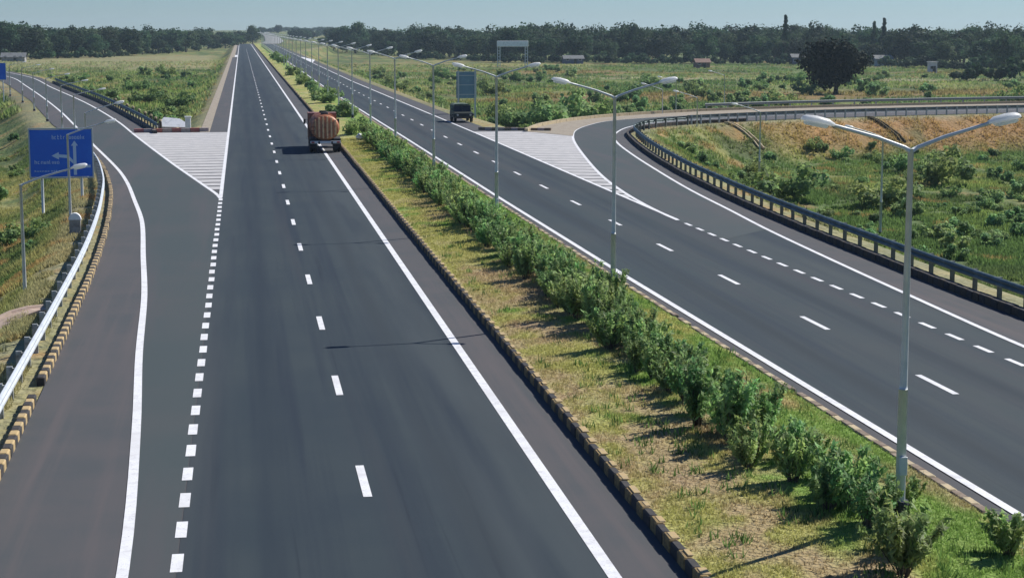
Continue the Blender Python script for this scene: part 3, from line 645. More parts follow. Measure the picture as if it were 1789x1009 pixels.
# ------------------------------------------------------------------ dark jeep facing us on the right shoulder
m_jeep = mat('dark_olive_paint', (.018, .025, .018), .5)
m_canvas = mat('dull_green_canvas', (.10, .14, .10), .9)
m_hl = mat('headlight_glass', (.5, .5, .45), .15)
jp = empty('jeep', (20.9, 163.6, .02), math.radians(1), 'dark olive jeep with dull green canvas top on the far shoulder', 'jeep'); jp.scale = (1, 1, .88)
g = MB(); g.prism([(0.1, .5), (0, .62), (.02, 1.0), (1.15, 1.12), (1.25, 1.12), (3.85, 1.12), (3.9, .5)], 'x', -.86, .86); g.build('body', m_jeep, jp)
MB().prism([(1.2, 1.12), (1.24, 1.12), (1.42, 1.72), (1.38, 1.72)], 'x', -.78, .78).build('windscreen', m_glass, jp)
g = MB()
for xx in (-.8, .8, 0): g.prism([(1.17, 1.12), (1.23, 1.12), (1.41, 1.75), (1.35, 1.75)], 'x', xx-.03, xx+.03)
g.box((0, 1.38, 1.76), (1.66, .07, .06)); g.build('windscreen_frame', m_jeep, jp)
g = MB(); g.prism([(-.82, 1.13), (-.82, 1.78), (-.66, 1.93), (0, 1.97), (.66, 1.93), (.82, 1.78), (.82, 1.13)], 'y', 1.5, 3.85); g.build('canvas_top', m_canvas, jp)
g = MB()
for q in range(7): g.box((-.36+q*.12, -.01, .8), (.05, .05, .3))
g.build('grille', m_dark, jp)
MB().box((0, -.14, .52), (1.7, .14, .16), bev=.02).build('bumper', m_chas, jp)
for sx in (-1, 1):
    MB().tube([(sx*.62, .05, .82), (sx*.62, -.04, .82)], .11, 14).build('headlight', m_hl, jp)
    MB().prism([(.15, .72), (.3, .92), (1.0, .95), (1.2, .7), (1.1, .7), (.95, .86), (.35, .84), (.25, .7)], 'x', sx*.87, sx*1.02).build('wing', m_jeep, jp)
    for yy in (.65, 3.1): wheel(jp, sx*.78, yy, .38, .22)
    MB().box((sx*.98, 1.35, 1.4), (.14, .05, .18), bev=.02).build('mirror', m_mirror, jp)
# ------------------------------------------------------------------ small roadside things
ks = empty('marker_stone', (-7.35, 76.6, zat(-7.35, 76.6)-.1), 0, 'grey marker stone with rounded white top behind the left guardrail', 'marker stone')
arc = [(.27*math.cos(a), .75+.3*math.sin(a)) for a in np.linspace(0, math.pi, 12)]
MB().prism([(-.24, -.4), (.24, -.4), (.24, .74), (-.24, .74)], 'y', -.11, .11).build('stone', m_conc, ks)
MB().prism(arc, 'y', -.14, .14).build('cap', m_white, ks)
# guard stones beside the left gore
m_gs = mat('dark_guard_stone', (.035, .03, .022), .9)
def gstone():
    e = empty('guard_stone', (0, 0, 0)); MB().tube([(0, 0, -.3), (0, 0, .62), (0, 0, .7)], [.17, .15, .09], 10).build('shaft', m_gs, e); MB().tube([(0, 0, .7), (0, 0, .84), (0, 0, .88)], [.155, .14, .08], 10).build('painted_top', m_ylt, e); return e
gs0 = gstone()
for q in range(10):
    o = gs0 if q == 0 else copy_tree(gs0); y = 156.5+q*4.2*(1+q*.05); x = float(lr(y))+3.2+(1.1 if q == 0 else 0)
    o.location = (x, y, zat(x, y)-.02)
    tag(o, 'short dark guard stone with pale top in the row beside the left slip road', 'guard stone', 'guard stones beside the left slip road')
# white culvert parapet in the grass behind the red and white kerb
cp = empty('culvert_parapet', (-6.6, 161.5, -.3), math.radians(-28), 'low white painted culvert wall in the grass behind the red kerb', 'parapet')
g = MB(); g.prism([(-1.6, -.8), (1.5, -.8), (1.5, .42), (1.1, .68), (.2, 1.1), (-1.6, 1.25)], 'y', -.2, .2); wl_ = g.build('wall', m_white, cp); wl_.rotation_euler = (math.radians(-62), 0, 0); wl_.scale = (1, 1, 1.5)
MB().box((-.1, .1, 1.0 if False else .2), (3.5, .5, .12)).build('footing', m_conc, cp)
e_ = empty('marker_stone', (-4.9, 157.6, -.15), 0, 'small square white pillar on the red and white kerb line', 'marker stone')
MB().box((0, 0, .55), (.5, .4, 1.2), bev=.04).build('stone', m_white, e_); MB().box((0, 0, 1.2), (.62, .5, .12), bev=.02).build('cap', m_white, e_)
# white stone in the median
st = MB()
r = random.Random(3); vs = []
for i in range(7):
    for j in range(10):
        th = i/6*math.pi; ph = j/10*2*math.pi; q = .3*(1+.18*r.uniform(-1, 1)); vs.append((q*math.sin(th)*math.cos(ph), q*math.sin(th)*math.sin(ph), q*.9*math.cos(th)))
st.add(vs, [(i*10+j, (i+1)*10+j, (i+1)*10+(j+1) % 10, i*10+(j+1) % 10) for i in range(6) for j in range(10)])
o = st.build('boulder', m_white, None); o.location = (9.1, 136.5, .42); tag(o, 'small whitewashed stone in the median beyond the hedge', 'stone')
# drainage chutes
m_pink = mat('pinkish_mortar', (.46, .34, .27), .9, noise=[(1.5, (.36, .3, .22), .45, .7), (7, (.55, .45, .38), .5, .75)])
def chute(pts, wd, name, m, label, depth=.18, wall=.12):
    P = smooth_line(pts, .5); A_, B_ = offset(P, -wd/2), offset(P, wd/2); g = MB(); vs = []
    for i in range(len(P)):
        T_ = (P[min(i+1, len(P)-1)]-P[max(i-1, 0)]); T_ = T_/np.hypot(*T_); nn = np.array([T_[1], -T_[0]])
        z = zat(*P[i])+.1
        row = [(-wd/2-wall, z-.35), (-wd/2-wall, z+.1), (-wd/2, z+.1), (-wd/2+.05, z-depth+.12), (wd/2-.05, z-depth+.12), (wd/2, z+.1), (wd/2+wall, z+.1), (wd/2+wall, z-.35)]
        vs += [(*(P[i]+nn*a), zz) for a, zz in row]
    g.add(vs, [(i*8+j, i*8+j+1, (i+1)*8+j+1, (i+1)*8+j) for i in range(len(P)-1) for j in range(7)])
    o = g.build(name, m, None); return tag(o, label, 'drain chute', 'drain chutes down the embankment')
chute([(-6.2, 55.2), (-7.2, 54.6), (-8.3, 52.8), (-9.6, 49.6), (-11, 46)], .8, 'drain_chute', m_pink, 'pinkish mortar drain chute running down the left bank', depth=.1)
m_gully = mat('shadow_dark_concrete', (.09, .075, .04), .95, noise=[(2, (.09, .07, .04), .5, .7)])  # dark tone paints in the shadow lying in the slope gullies
for px, lab in ((45.5, 'pale drain chute on the soil slope where the slip road bends'), (62.5, 'dark drain chute on the soil slope right of the bend'), (84.5, 'dark drain chute near the right end of the soil slope')):
    y0 = float(np.interp(px, [p[0] for p in RK[-8:]], [p[1] for p in RK[-8:]]))-1.6
    chute([(px, y0), (px+1.2, y0-1.6), (px+2.0, y0-3.2), (px+2.3, y0-4.4)], .34, 'drain_chute', m_ylt if px < 50 else m_gully, lab, depth=.25)
# ------------------------------------------------------------------ foliage generators
m_leaf = mat('tree_leaves', (.048, .088, .038), .75, attr='tone', trans=.35, rnd=.5, spec=.2)
m_shrub = mat('shrub_leaves', (.23, .33, .125), .7, attr='tone', trans=.5, rnd=.18, spec=.25)
m_oleander = mat('median_bush_leaves', (.25, .385, .125), .6, attr='tone', trans=.55, rnd=.2, spec=.35)
m_bark = mat('bark', (.11, .085, .06), .95, noise=[(3, (.06, .045, .03), .45, .7)])
m_darkleaf = mat('very_dark_leaves', (.012, .019, .010), .8, attr='tone', trans=.05, spec=.1)
def leaves(P, Nrm, size, aspect=1.0, seed=0, axis=None):
    """a quad at every point, facing roughly along Nrm"""
    r = np.random.default_rng(seed); n = len(P)
    Nn = Nrm+r.normal(0, .55, (n, 3)); Nn /= np.linalg.norm(Nn, axis=1)[:, None]
    A_ = np.cross(Nn, r.normal(0, 1, (n, 3))) if axis is None else axis-Nn*(axis*Nn).sum(1)[:, None]+r.normal(0, .05, (n, 3)); A_ /= np.linalg.norm(A_, axis=1)[:, None]; B_ = np.cross(Nn, A_)
    s = size*r.uniform(.6, 1.3, (n, 1)); a = A_*s*aspect/2; b = B_*s/2
    V_ = np.stack([P-a, P-b*.9+a*.1, P+a, P+b*.9-a*.1], 1).reshape(-1, 3)
    return V_, np.arange(4*n).reshape(n, 4)
def crown_mesh(name, seed, rx, rz, zc, lumps, nleaf, size, m, shape='round'):
    r = np.random.default_rng(seed); Ps = []; Ns = []; Cs = []
    for q in range(lumps):
        if shape == 'cone':
            t = r.uniform(0, 1); c = np.array([r.normal(0, .25)*rx*(1-t*.8), r.normal(0, .25)*rx*(1-t*.8), zc-rz+2*rz*t]); lr_ = rx*(.75-.55*t)*r.uniform(.7, 1.1)
        else:
            d = r.normal(0, 1, 3); d /= np.linalg.norm(d); q_ = r.uniform(.3, .8)
            c = np.array([d[0]*rx*q_, d[1]*rx*q_, zc+d[2]*rz*q_*.9]); lr_ = min(rx, rz)*r.uniform(.3, .55)
        k_ = nleaf//lumps; d = r.normal(0, 1, (k_, 3)); d /= np.linalg.norm(d, axis=1)[:, None]
        rad = lr_*r.uniform(.55, 1.05, (k_, 1))*(1+.2*np.sin(d[:, :1]*5+q))
        Ps.append(c+d*rad*[1, 1, .8]); Ns.append(d+[0, 0, .3]); tone = r.uniform(.75, 1.3); hue = r.uniform(-.1, .1)
        Cs.append(np.clip(np.array([1+hue, 1, 1-hue])*tone*r.uniform(.7, 1.3, (k_, 1)), 0, 2))
    P = np.concatenate(Ps); Nn = np.concatenate(Ns); Cc = np.concatenate(Cs)
    V_, F_ = leaves(P, Nn, size, 1.15, seed)
    return fastmesh(name, V_, F_, m, col=Cc, link=False)
def trunk_mesh(h, rad, seed, crown_z, spread):
    r = random.Random(seed); g = MB()
    g.tube([(0, 0, -.5), (r.uniform(-.1, .1), 0, h*.4), (r.uniform(-.3, .3), r.uniform(-.3, .3), h)], [rad*1.25, rad*.85, rad*.45], 8)
    for q in range(5):
        a = q*1.257+r.uniform(-.4, .4); g.tube([(0, 0, h*(.45+.1*q)), (math.cos(a)*spread*.4, math.sin(a)*spread*.4, h*(.45+.1*q)+crown_z*.18), (math.cos(a)*spread*.75, math.sin(a)*spread*.75, h*(.5+.1*q)+crown_z*.4)], [rad*.5, rad*.3, rad*.12], 6)
    me = g.build('trunk_tmp', m_bark); d = me.data; bpy.data.objects.remove(me); return d
def attach(name, me, parent, loc=(0, 0, 0)):
    o = bpy.data.objects.new(name, me); C.objects.link(o); o.parent = parent; o.location = loc; return o
protos = []
for q, (rx, rz, zc, lumps, sh) in enumerate([(5.8, 5.0, 5.8, 30, 'round'), (4.8, 5.6, 6.4, 26, 'round'), (6.8, 4.6, 5.2, 32, 'round'), (3.8, 5.0, 5.6, 20, 'round'), (5.2, 6.0, 6.9, 28, 'round'), (2.4, 6.8, 8.5, 22, 'cone')]):
    protos.append((crown_mesh('crown', 100+q, rx, rz, zc, lumps, 3800, .6, m_leaf, sh), trunk_mesh(zc*.8, .32, q, zc, rx*.6), zc+rz, rx))
def tree(x, y, k, s, label, group=None, sx=None, top=None, mat_over=None, name='tree', z=None):
    z = zat(x, y) if z is None else z; cm, tm, hh, rx = protos[k]
    if top is not None: s = (top-z)/hh
    e = empty(name, (x, y, z), random.uniform(0, 6.28), label, 'tree', group); e.scale = (sx or s, sx or s, s)
    c = attach('crown', cm, e); attach('trunk', tm, e)
    return e
# right treeline: (x at left .. right) base line
def where_right(px):
    for lim, w_ in ((700, 'left of the white gantry'), (860, 'between the fifth median lamp and the gantry'), (960, 'behind the white gantry'), (1100, 'right of the gantry'), (1230, 'above the brown roofed hut'), (1400, 'around the tall pointed tree'), (1560, 'behind the big black tree'), (1700, 'behind the small white hut')):
        if px < lim: return w_
    return 'at the right end'
def where_left(px):
    for lim, w_ in ((90, 'at the left end'), (180, 'above the blue sign'), (300, 'in the middle part'), (380, 'in the right part')):
        if px < lim: return w_
    return 'next to the highway'
def ray(px, Y): return (px-421)/3000*Y*1.017          # road-parallel column for planning
TL = [(560, 1000), (640, 860), (720, 740), (900, 650), (1200, 620), (1500, 600), (1650, 540), (1860, 500)]
nr = 0
for row in range(3):
    px = 562+row*9
    while px < 1880:
        Yb = np.interp(px, *zip(*TL))+row*38+random.uniform(-14, 14)
        X_ = ray(px, Yb)+Yb*.0
        # planning column -> metres: depth grows with x, so use exact ratio
        k_ = random.choice([0, 1, 2, 3, 4, 0, 2, 4]); topy = (random.uniform(50, 74), random.uniform(40, 55), random.uniform(36, 49))[row] + (5 if px < 700 else 0)
        top = H+(52-topy)*Yb/3000
        tree(X_, Yb, k_, 1, ['front row tree of the right wood ', 'middle row tree of the right wood ', 'back row tree of the right wood '][row]+where_right(px), 'trees of the wood on the right', top=top, sx=(top+3.4)/11.5*random.uniform(.85, 1.3))
        nr += 1; px += random.uniform(18, 32)*(700/Yb)
# understorey in front of the wood
shr = []
for q, (rx, rz, lumps) in enumerate([(1.1, .75, 9), (1.5, .9, 12), (.8, .8, 7), (1.9, 1.0, 14)]):
    shr.append(crown_mesh('bush', 300+q, rx, rz, rz*.85, lumps, 1300, .2, m_shrub))
shd = [crown_mesh('bush', 340+q, 1.6, .95, .8, 12, 900, .28, m_leaf) for q in range(2)]
def bush(x, y, s, label, group, k=None, dark=False, z=None, sz=None):
    me = random.choice(shd) if dark else shr[k if k is not None else random.randrange(4)]
    o = bpy.data.objects.new('bush', me); C.objects.link(o); o.location = (x, y, (zat(x, y) if z is None else z)-.05)
    o.rotation_euler = (0, 0, random.uniform(0, 6.28)); o.scale = (s, s, sz or s*random.uniform(.8, 1.15)); return tag(o, label, 'bush', group)
px = 640
while px < 1860:
    Yb = np.interp(px, *zip(*TL))-20+random.uniform(-10, 10)
    bush(ray(px, Yb), Yb, random.uniform(1.6, 3.0), 'dark undergrowth bush at the foot of the right hand wood', 'undergrowth at the foot of the wood', dark=True); px += random.uniform(14, 34)
# left wood runs away towards the road
TLl = [(-60, 640), (60, 660), (200, 700), (330, 850), (420, 1060)]
for row in range(3):
    px = -40+row*8
    while px < 425:
        Yb = np.interp(px, *zip(*TLl))+row*36+random.uniform(-10, 10)
        topy = np.interp(px, [-40, 0, 80, 120, 250, 340, 425], [43, 41, 40, 45, 46, 49, 54])+(random.uniform(0, 18)*(1 if px < 300 else .4), random.uniform(-1, 9)*(1 if px < 300 else .5), random.uniform(-4, 4))[row]
        tree(ray(px, Yb), Yb, random.choice([0, 1, 2, 4, 0]), 1, ['front row tree of the left wood ', 'middle row tree of the left wood ', 'back row tree of the left wood '][row]+where_left(px), 'trees of the wood on the left', top=H+(52-topy)*Yb/3000, sx=(H+(52-topy)*Yb/3000+3)/11.5*random.uniform(.9, 1.3))
        px += random.uniform(20, 32)*(700/Yb)
px = -20
while px < 420:
    Yb = np.interp(px, *zip(*TLl))-16+random.uniform(-8, 8)
    bush(ray(px, Yb), Yb, random.uniform(1.6, 2.8), 'dark undergrowth bush at the foot of the left hand wood', 'undergrowth at the foot of the wood', dark=True); px += random.uniform(14, 30)
# distinguished trees
def mark(px, Yb, topy, k, label, sx): return tree(ray(px, Yb), Yb, k, 1, label, None, top=H+(52-topy)*Yb/3000, sx=sx)
mark(42, 655, 31, 4, 'tallest rounded tree at the left end of the left hand wood', 1.25)
mark(133, 690, 41, 3, 'small rounded treetop above the middle of the left hand wood', .9)
mark(235, 740, 46, 0, 'dark spreading tree near the right part of the left hand wood', 1.0)
mark(440, 1120, 41, 4, 'dark tree standing just beyond where the left carriageway ends', 1.1)
mark(483, 1900, 42, 1, 'lone far tree on the horizon between the two woods', 1.2)
mark(575, 930, 47, 3, 'narrow dark tree at the left end of the right hand wood', .8)
mark(613, 900, 33, 4, 'tall pale green tree near the left end of the right hand wood', 1.25)
mark(595, 930, 40, 1, 'shorter pale green tree beside the tall one at the left of the right hand wood', 1.0)
mark(1369, 600, 27, 5, 'tall pointed conical tree rising above the right hand wood', .95)
mark(1432, 610, 40, 2, 'broad domed tree right of the pointed tree', 1.1)
mark(1533, 600, 38, 5, 'left one of two narrow treetops at the right of the wood', .8)
mark(1551, 600, 32, 5, 'right and taller one of two narrow treetops at the right of the wood', .9)
mark(1100, 640, 39, 0, 'broad tree above the middle of the right hand wood', 1.0)
mark(875, 640, 39, 1, 'tree rising behind the white gantry', 1.0)
mark(1780, 480, 50, 2, 'bright green tree at the right end of the wood', .95)
for q in range(26):
    Yb = random.uniform(1900, 2500); px = 452+q*5.2+random.uniform(-3, 3); tree(ray(px, Yb), Yb, random.choice([0, 2, 4]), 1, 'low hazy tree on the far rise between the woods', 'trees on the far rise', top=H+(52-50)*Yb/3000+random.uniform(0, 3), sx=1.1)
for q in range(26):
    Yb = random.uniform(1350, 1750); px = random.uniform(503, 585); tree(ray(px, Yb), Yb, random.choice([0, 2, 3]), 1, 'hazy tree beside the far rising road', 'trees beside the far road', top=H-random.uniform(-1.5, 2.2), sx=.8)
# big dark tree in the right field
bx, by = ray(1465, 322), 322.; bz = zat(bx, by)
bt = empty('tree', (bx, by, bz), 0, 'big nearly black tree standing alone in the right field', 'tree'); bt.scale = (1.2, 1.2, 1.2)
attach('crown', crown_mesh('crown', 77, 6.6, 4.7, 4.6, 34, 6800, .5, m_darkleaf), bt); attach('trunk', trunk_mesh(5.5, .4, 9, 6, 4), bt)
# ------------------------------------------------------------------ field bushes
def scatter_bushes(n, px0, px1, Y0, Y1, smin, smax, label, group, dmin=3.5):
    c = 0
    while c < n:
        Y_ = Y0*(Y1/Y0)**random.random(); X_ = ray(random.uniform(px0, px1), Y_)
        d = float(platd(np.array([X_]), np.array([Y_]))[0])
        if d < dmin: continue
        if fbm(np.array([X_/12]), np.array([Y_/14]), 2)[0] < .42 and random.random() < .7: continue
        pxx = 421+X_/Y_/1.017*3000; sz_ = random.uniform(smin, smax); big = 'small ' if sz_ < smin+.33*(smax-smin) else ('large ' if sz_ > smin+.7*(smax-smin) else 'medium ')
        if px0 > 600: wh = ' below the arm of the nearest lamp' if 1400 < pxx and Y1 < 200 else (' near the second field lamp' if Y1 < 200 else (' left of the big black tree' if 1000 < pxx < 1400 else (' right of the big black tree' if pxx >= 1400 else (' left of the third median lamp' if pxx < 866 else ' right of the third median lamp'))))
        else: wh = ''
        dist_ = ', near part' if Y_ < (Y0*Y1)**.5 else ', far part'
        bush(X_, Y_, sz_, big+label+wh+dist_, group); c += 1
scatter_bushes(80, 1130, 1830, 80, 165, .35, 1.0, 'bush inside the slip road bend', 'bushes in the field inside the right slip road')
scatter_bushes(75, 1020, 1850, 215, 420, .8, 1.9, 'bush beyond the right slip road', 'bushes in the field beyond the right slip road', 5)
scatter_bushes(60, 620, 1000, 185, 520, .7, 1.8, 'bush between highway and slip road', 'bushes between highway and right slip road', 3)
scatter_bushes(38, 110, 360, 180, 420, .7, 1.6, 'green bush in the grass between left slip road and highway', 'bushes between left slip road and highway', 3)
scatter_bushes(16, -30, 70, 62, 200, .3, .75, 'low bush on the grass bank left of the slip road', 'bushes on the left bank', 2.2)
for px, Yb, s, lab in ((1690, 128, 1.7, 'large silvery green bush in the right field'), (1380, 118, 1.7, 'large dark green bush beside the right guardrail'), (1560, 112, 1.5, 'bush growing at the foot of the nearest field lamp'), (930, 205, 2.6, 'bright green thicket behind the third median lamp'), (1020, 215, 2.6, 'dark green thicket left of the right slip road')):
    bush(ray(px, Yb), Yb, s, lab, None, k=3)
bush(ray(1715, 390), 390, 3.0, 'low dark round bush right of the white hut', None, dark=True); bush(ray(1785, 390), 390, 3.4, 'dark bush at the right edge below the wood', None, dark=True)
# ------------------------------------------------------------------ median hedge of upright bushes
def upright(seed, h, rad, stems, per):
    r = np.random.default_rng(seed); Ps = []; Ns = []; Cs = []; Ax = []; g = MB()
    for s_ in range(stems):
        a = r.uniform(0, 6.28); lean = r.uniform(.1, 1)*rad; hh = h*r.uniform(.55, 1.1)
        p1 = np.array([math.cos(a)*lean, math.sin(a)*lean, hh]); p0 = np.array([math.cos(a)*.08, math.sin(a)*.08, 0])
        g.tube([p0, p0*.5+p1*.5*[.8, .8, 1], p1], [.014, .011, .004], 4)
        t = r.uniform(.18, 1.02, per)**.8; c = p0[None]*(1-t)[:, None]+p1[None]*t[:, None]
        d = r.normal(0, 1, (per, 3)); d[:, 2] = np.abs(d[:, 2])*.8; d /= np.linalg.norm(d, axis=1)[:, None]
        Ps.append(c+d*r.uniform(.02, .11, (per, 1))*[1, 1, .8]); Ns.append(d+[0, 0, .3]); Ax.append(d*.8+[0, 0, 1.0]+r.normal(0, .25, (per, 3))); tone = r.uniform(.75, 1.25)
        Cs.append(np.array([1+r.uniform(-.12, .2), 1, 1+r.uniform(-.1, .25)])*tone*r.uniform(.65, 1.35, (per, 1)))
    V_, F_ = leaves(np.concatenate(Ps), np.concatenate(Ns), .066, 3.0, seed, np.concatenate(Ax))
    b = g.build('branches_tmp', m_bark); bm = b.data; bpy.data.objects.remove(b)
    return fastmesh('foliage', V_, F_, m_oleander, col=np.concatenate(Cs), link=False), bm
up = [upright(500+q, *a_) for q, a_ in enumerate([(1.6, .6, 26, 66), (1.35, .7, 24, 64), (1.8, .5, 22, 72), (1.15, .55, 18, 62), (1.5, .8, 28, 60)])]
nb = 0
def hedge_bush(x, y, s, label, group):
    f_, b_ = random.choice(up); e = empty('hedge_bush', (x, y, zmed(x, y)), random.uniform(0, 6.28), label, 'bush', group)
    e.scale = (s*random.uniform(1.1, 1.55), s*random.uniform(1.1, 1.55), s); attach('foliage', f_, e); attach('branches', b_, e)
ORD = 'first second third fourth fifth sixth seventh eighth ninth tenth eleventh twelfth thirteenth fourteenth fifteenth sixteenth seventeenth eighteenth nineteenth twentieth'.split()
hc = 0
y = 25.0
while y < 137:
    if 26.4 < y < 27.5: y = 27.6
    x = float(np.interp(y, [25, 60, 100, 140], [10.15, 9.95, 9.8, 9.7]))
    near = y < 40
    g_ = 'upright leafy bushes of the median hedge'
    lab = 'leafy hedge bush nearer than the second median lamp' if y < 51 else ('leafy hedge bush between the second and third median lamps' if y < 75 else 'leafy hedge bush beyond the third median lamp')
    side = lab.replace('leafy', 'smaller leafy').replace('hedge bush', 'hedge bush on the right flank')
    if hc < 20: lab = ORD[hc]+' main hedge bush counting from the camera'
    hc += 1
    hedge_bush(x+random.uniform(-.5, .5), y, random.uniform(.45, .8), lab, g_)
    if random.random() < (.55 if y > 42 else .45): hedge_bush(x+random.uniform(.45, .95), y+random.uniform(-.4, .4), random.uniform(.5, .75), side, g_)
    y += random.uniform(.6, .95) if y > 42 else random.uniform(.75, 1.25)
hedge_bush(11.9, 29.0, .45, 'small bush at the foot of the nearest median lamp', None); hedge_bush(12.4, 25.9, .55, 'smallest bush at the bottom right of the median', None); hedge_bush(11.1, 51.0, .75, 'bush wrapping the foot of the second median lamp', None)
for (x, y, s) in ((9.6, 143, 1.3), (9.9, 150, 1.1), (9.6, 172, 1.8), (9.8, 182, 1.6), (9.7, 205, 1.7), (9.9, 222, 1.5), (9.8, 262, 2.0), (9.9, 275, 1.6), (9.8, 330, 2.0), (9.8, 380, 2.0), (9.8, 450, 2.2), (9.8, 520, 2.2)):
    bush(x, y, s*.75, 'isolated green bush in the median beyond the hedge', 'isolated bushes in the far median', z=.2)
# ------------------------------------------------------------------ grass tufts (uncountable)
m_tuft = mat('grass_blades', (1, 1, 1), .9, attr='tone', trans=.45, spec=.1)
def tufts(name, X_, Y_, Z_, h, wd, cols, nb_, label, seed):
    r = np.random.default_rng(seed); n = len(X_); Vs = []; Cs = []
    for b in range(nb_):
        a = r.uniform(0, 6.28, n); l = r.uniform(.2, .9, n)*h; hh = h*r.uniform(.5, 1.2, n); o1 = r.normal(0, .35, n)*h; o2 = r.normal(0, .35, n)*h
        bx_ = X_+o1; by_ = Y_+o2; ca, sa = np.cos(a), np.sin(a)
        Vs.append(np.stack([np.c_[bx_-sa*wd, by_+ca*wd, Z_-.03], np.c_[bx_+sa*wd, by_-ca*wd, Z_-.03], np.c_[bx_+ca*l, by_+sa*l, Z_+hh]], 1)); Cs.append(cols*r.uniform(.75, 1.3, (n, 1)))
    V_ = np.concatenate(Vs).reshape(-1, 3); o = fastmesh(name, V_, np.arange(len(V_)).reshape(-1, 3), m_tuft, col=np.concatenate(Cs))
    return tag(o, label, 'grass', kind='stuff')
r = np.random.default_rng(21)
n = 75000; Yt = 23*(150/25)**(r.random(n)**1.1); t = r.random(n); Xt = mleft(Yt)+.3+(mright(Yt)-mleft(Yt)-.5)*t
bare = smooth(.52, .6, fbm(Xt/1.7+30, Yt/2.3+8, 4))*smooth(70, 45, Yt)*(t < .55); keep = (fbm(Xt/1.3, Yt/1.6, 3) > .24) & (r.random(n) > bare*.85); Xt, Yt, t = Xt[keep], Yt[keep], t[keep]
Zt = .13+.12*np.sin(np.pi*t)
cc = median_colour(Xt, Yt)*1.15
tufts('grass', Xt, Yt, Zt, .06+.00035*Yt, .012+.0002*Yt, cc, 3, 'short dry and green grass covering the median', 31)
n = 1500; Yt = 24*(110/24)**r.random(n); t = r.random(n)**.8; Xt = mleft(Yt)+.3+(mright(Yt)-mleft(Yt)-.5)*t; keep = fbm(Xt/1.1+3, Yt/1.3, 3) > .55; Xt, Yt, t = Xt[keep], Yt[keep], t[keep]
tufts('weeds', Xt, Yt, .13+.12*np.sin(np.pi*t), .2, .02, np.array([.13, .22, .06])*r.uniform(.6, 1.4, (len(Xt), 1)), 9, 'scattered taller weed clumps in the median grass', 35)
n = 90000; Yt = 70*(190/70)**r.random(n); Pt = r.uniform(1050, 1850, n); Xt = (Pt-421)/3000*Yt*1.017
d = platd(Xt, Yt); keep = (d > .4) & (Xt > 23) & (fbm(Xt/3, Yt/3, 3) > .36); Xt, Yt, d = Xt[keep], Yt[keep], d[keep]
Zt = height(Xt, Yt)[0]; cc = 1.85*ground_colour(Xt, Yt, d)*np.array([1.05, 1.15, .95])
tufts('grass', Xt, Yt, Zt, .3, .05, cc, 3, 'rough grass and weeds in the field inside the right slip road', 32)
n = 50000; Yt = 40*(150/40)**r.random(n); Pt = r.uniform(-40, 210, n); Xt = (Pt-421)/3000*Yt*1.017
d = platd(Xt, Yt); keep = (d > -.7) & (Xt < -5) & (fbm(Xt/2, Yt/2, 3) > .38); Xt, Yt, d = Xt[keep], Yt[keep], d[keep]
keep = Xt < lk(Yt)-.7; Xt, Yt, d = Xt[keep], Yt[keep], d[keep]
Zt = height(Xt, Yt)[0]; cc = 1.85*ground_colour(Xt, Yt, d)*np.array([1.1, 1.1, .95])
tufts('grass', Xt, Yt, Zt, .17, .028, cc, 3, 'grass on the bank left of the slip road', 33)
n = 70000; Yt = 190*(600/190)**r.random(n); Pt = r.uniform(-20, 1850, n); Xt = (Pt-421)/3000*Yt*1.017
d = platd(Xt, Yt); keep = (d > .8) & (fbm(Xt/6, Yt/8, 3) > .42); Xt, Yt, d = Xt[keep], Yt[keep], d[keep]
Zt = height(Xt, Yt)[0]; cc = 1.85*ground_colour(Xt, Yt, d)*np.array([.95, 1.1, .95])
tufts('grass', Xt, Yt, Zt, .55, .14, cc, 3, 'tall weeds across the far fields', 34)
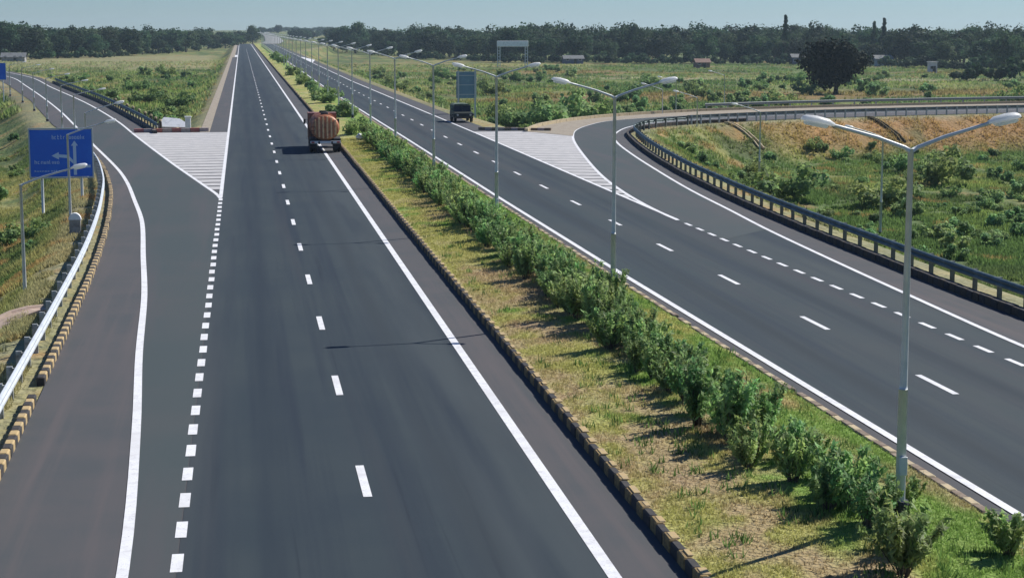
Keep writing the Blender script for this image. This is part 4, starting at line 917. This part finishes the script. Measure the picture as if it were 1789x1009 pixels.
# ------------------------------------------------------------------ buildings before and among the trees
m_wallw = mat('whitewashed_wall', (.66, .66, .62), .85, noise=[(.8, (.48, .48, .46), .45, .7)])
m_wallb = mat('dull_blue_wall', (.10, .12, .18), .85, noise=[(.8, (.16, .18, .24), .45, .7)])
m_roofc = mat('grey_sheet_roof', (.17, .18, .18), .8, noise=[(1.5, (.1, .1, .1), .45, .7)])
m_roofr = mat('brown_tile_roof', (.2, .12, .09), .85, noise=[(1.5, (.28, .17, .12), .45, .7)])
m_hole = mat('dark_window_glass', (.02, .022, .025), .2)
def house(px, Yb, L_, D, hh, wall, roof, label, flat_=False, z=None, rz=0.0):
    X_ = ray(px, Yb); z = zat(X_, Yb) if z is None else z
    e = empty('house', (X_, Yb, z), rz, label, 'building')
    g = MB(); g.prism([(-L_/2, -.5), (L_/2, -.5), (L_/2, hh), (-L_/2, hh)], 'y', -D/2, D/2); g.build('wall', wall, e)
    if flat_: MB().box((0, 0, hh+.12), (L_+.5, D+.5, .24)).build('roof', roof, e)
    else:
        g = MB(); g.prism([(-D/2-.5, hh-.1), (0, hh+D*.28), (D/2+.5, hh-.1), (D/2+.5, hh-.25), (0, hh+D*.28-.17), (-D/2-.5, hh-.25)], 'x', -L_/2-.4, L_/2+.4); g.build('roof', roof, e)
    MB().box((L_*.08, -D/2-.03, 1.0), (.95, .06, 2.0)).build('door', m_hole, e)
    for t in ([-.33, .33] if L_ > 5 else [-.28]):
        f_ = MB().box((L_*t, -D/2-.02, 1.55), (1.1, .08, 1.0)).build('window', m_wallw, e); MB().box((L_*t, -D/2-.055, 1.55), (.9, .04, .8)).build('pane', m_hole, f_)
    return e
house(50, 600, 7.5, 5, 1.7, m_conc, m_roofc, 'long low pale building at the left before the wood', z=-1.9)
house(988, 615, 7, 4, 1.9, m_wallb, m_roofc, 'pale blue building at the foot of the wood right of the gantry')
house(1218, 545, 4.5, 4, 1.9, m_roofr, m_roofr, 'small brown roofed hut in the field at mid right')
house(1394, 585, 5.5, 4, 2.7, m_wallb, m_roofc, 'grey roofed shed left of the big black tree')
house(1549, 560, 6.0, 4, 2.6, m_wallw, m_roofc, 'grey roofed shed right of the big black tree')
house(1644, 470, 2.1, 2.1, 3.0, m_wallw, m_wallw, 'small white cube shaped hut before the right end of the wood', flat_=True)
# ------------------------------------------------------------------ haze
hz = MB(); hz.box((0, 1770, 12), (5400, 3740, 36)); mh = bpy.data.materials.new('haze_air'); mh.use_nodes = True; t_ = mh.node_tree
t_.nodes.remove(t_.nodes['Principled BSDF']); pv = t_.nodes.new('ShaderNodeVolumePrincipled')
pv.inputs['Color'].default_value = (.66, .86, 1.0, 1); pv.inputs['Density'].default_value = .00012; pv.inputs['Anisotropy'].default_value = .2
t_.links.new(pv.outputs[0], t_.nodes['Material Output'].inputs['Volume'])
ho = hz.build('haze', mh); tag(ho, 'thin bluish air over the whole landscape', 'haze', kind='stuff')
print('trees', nr, 'objects', len(bpy.data.objects))
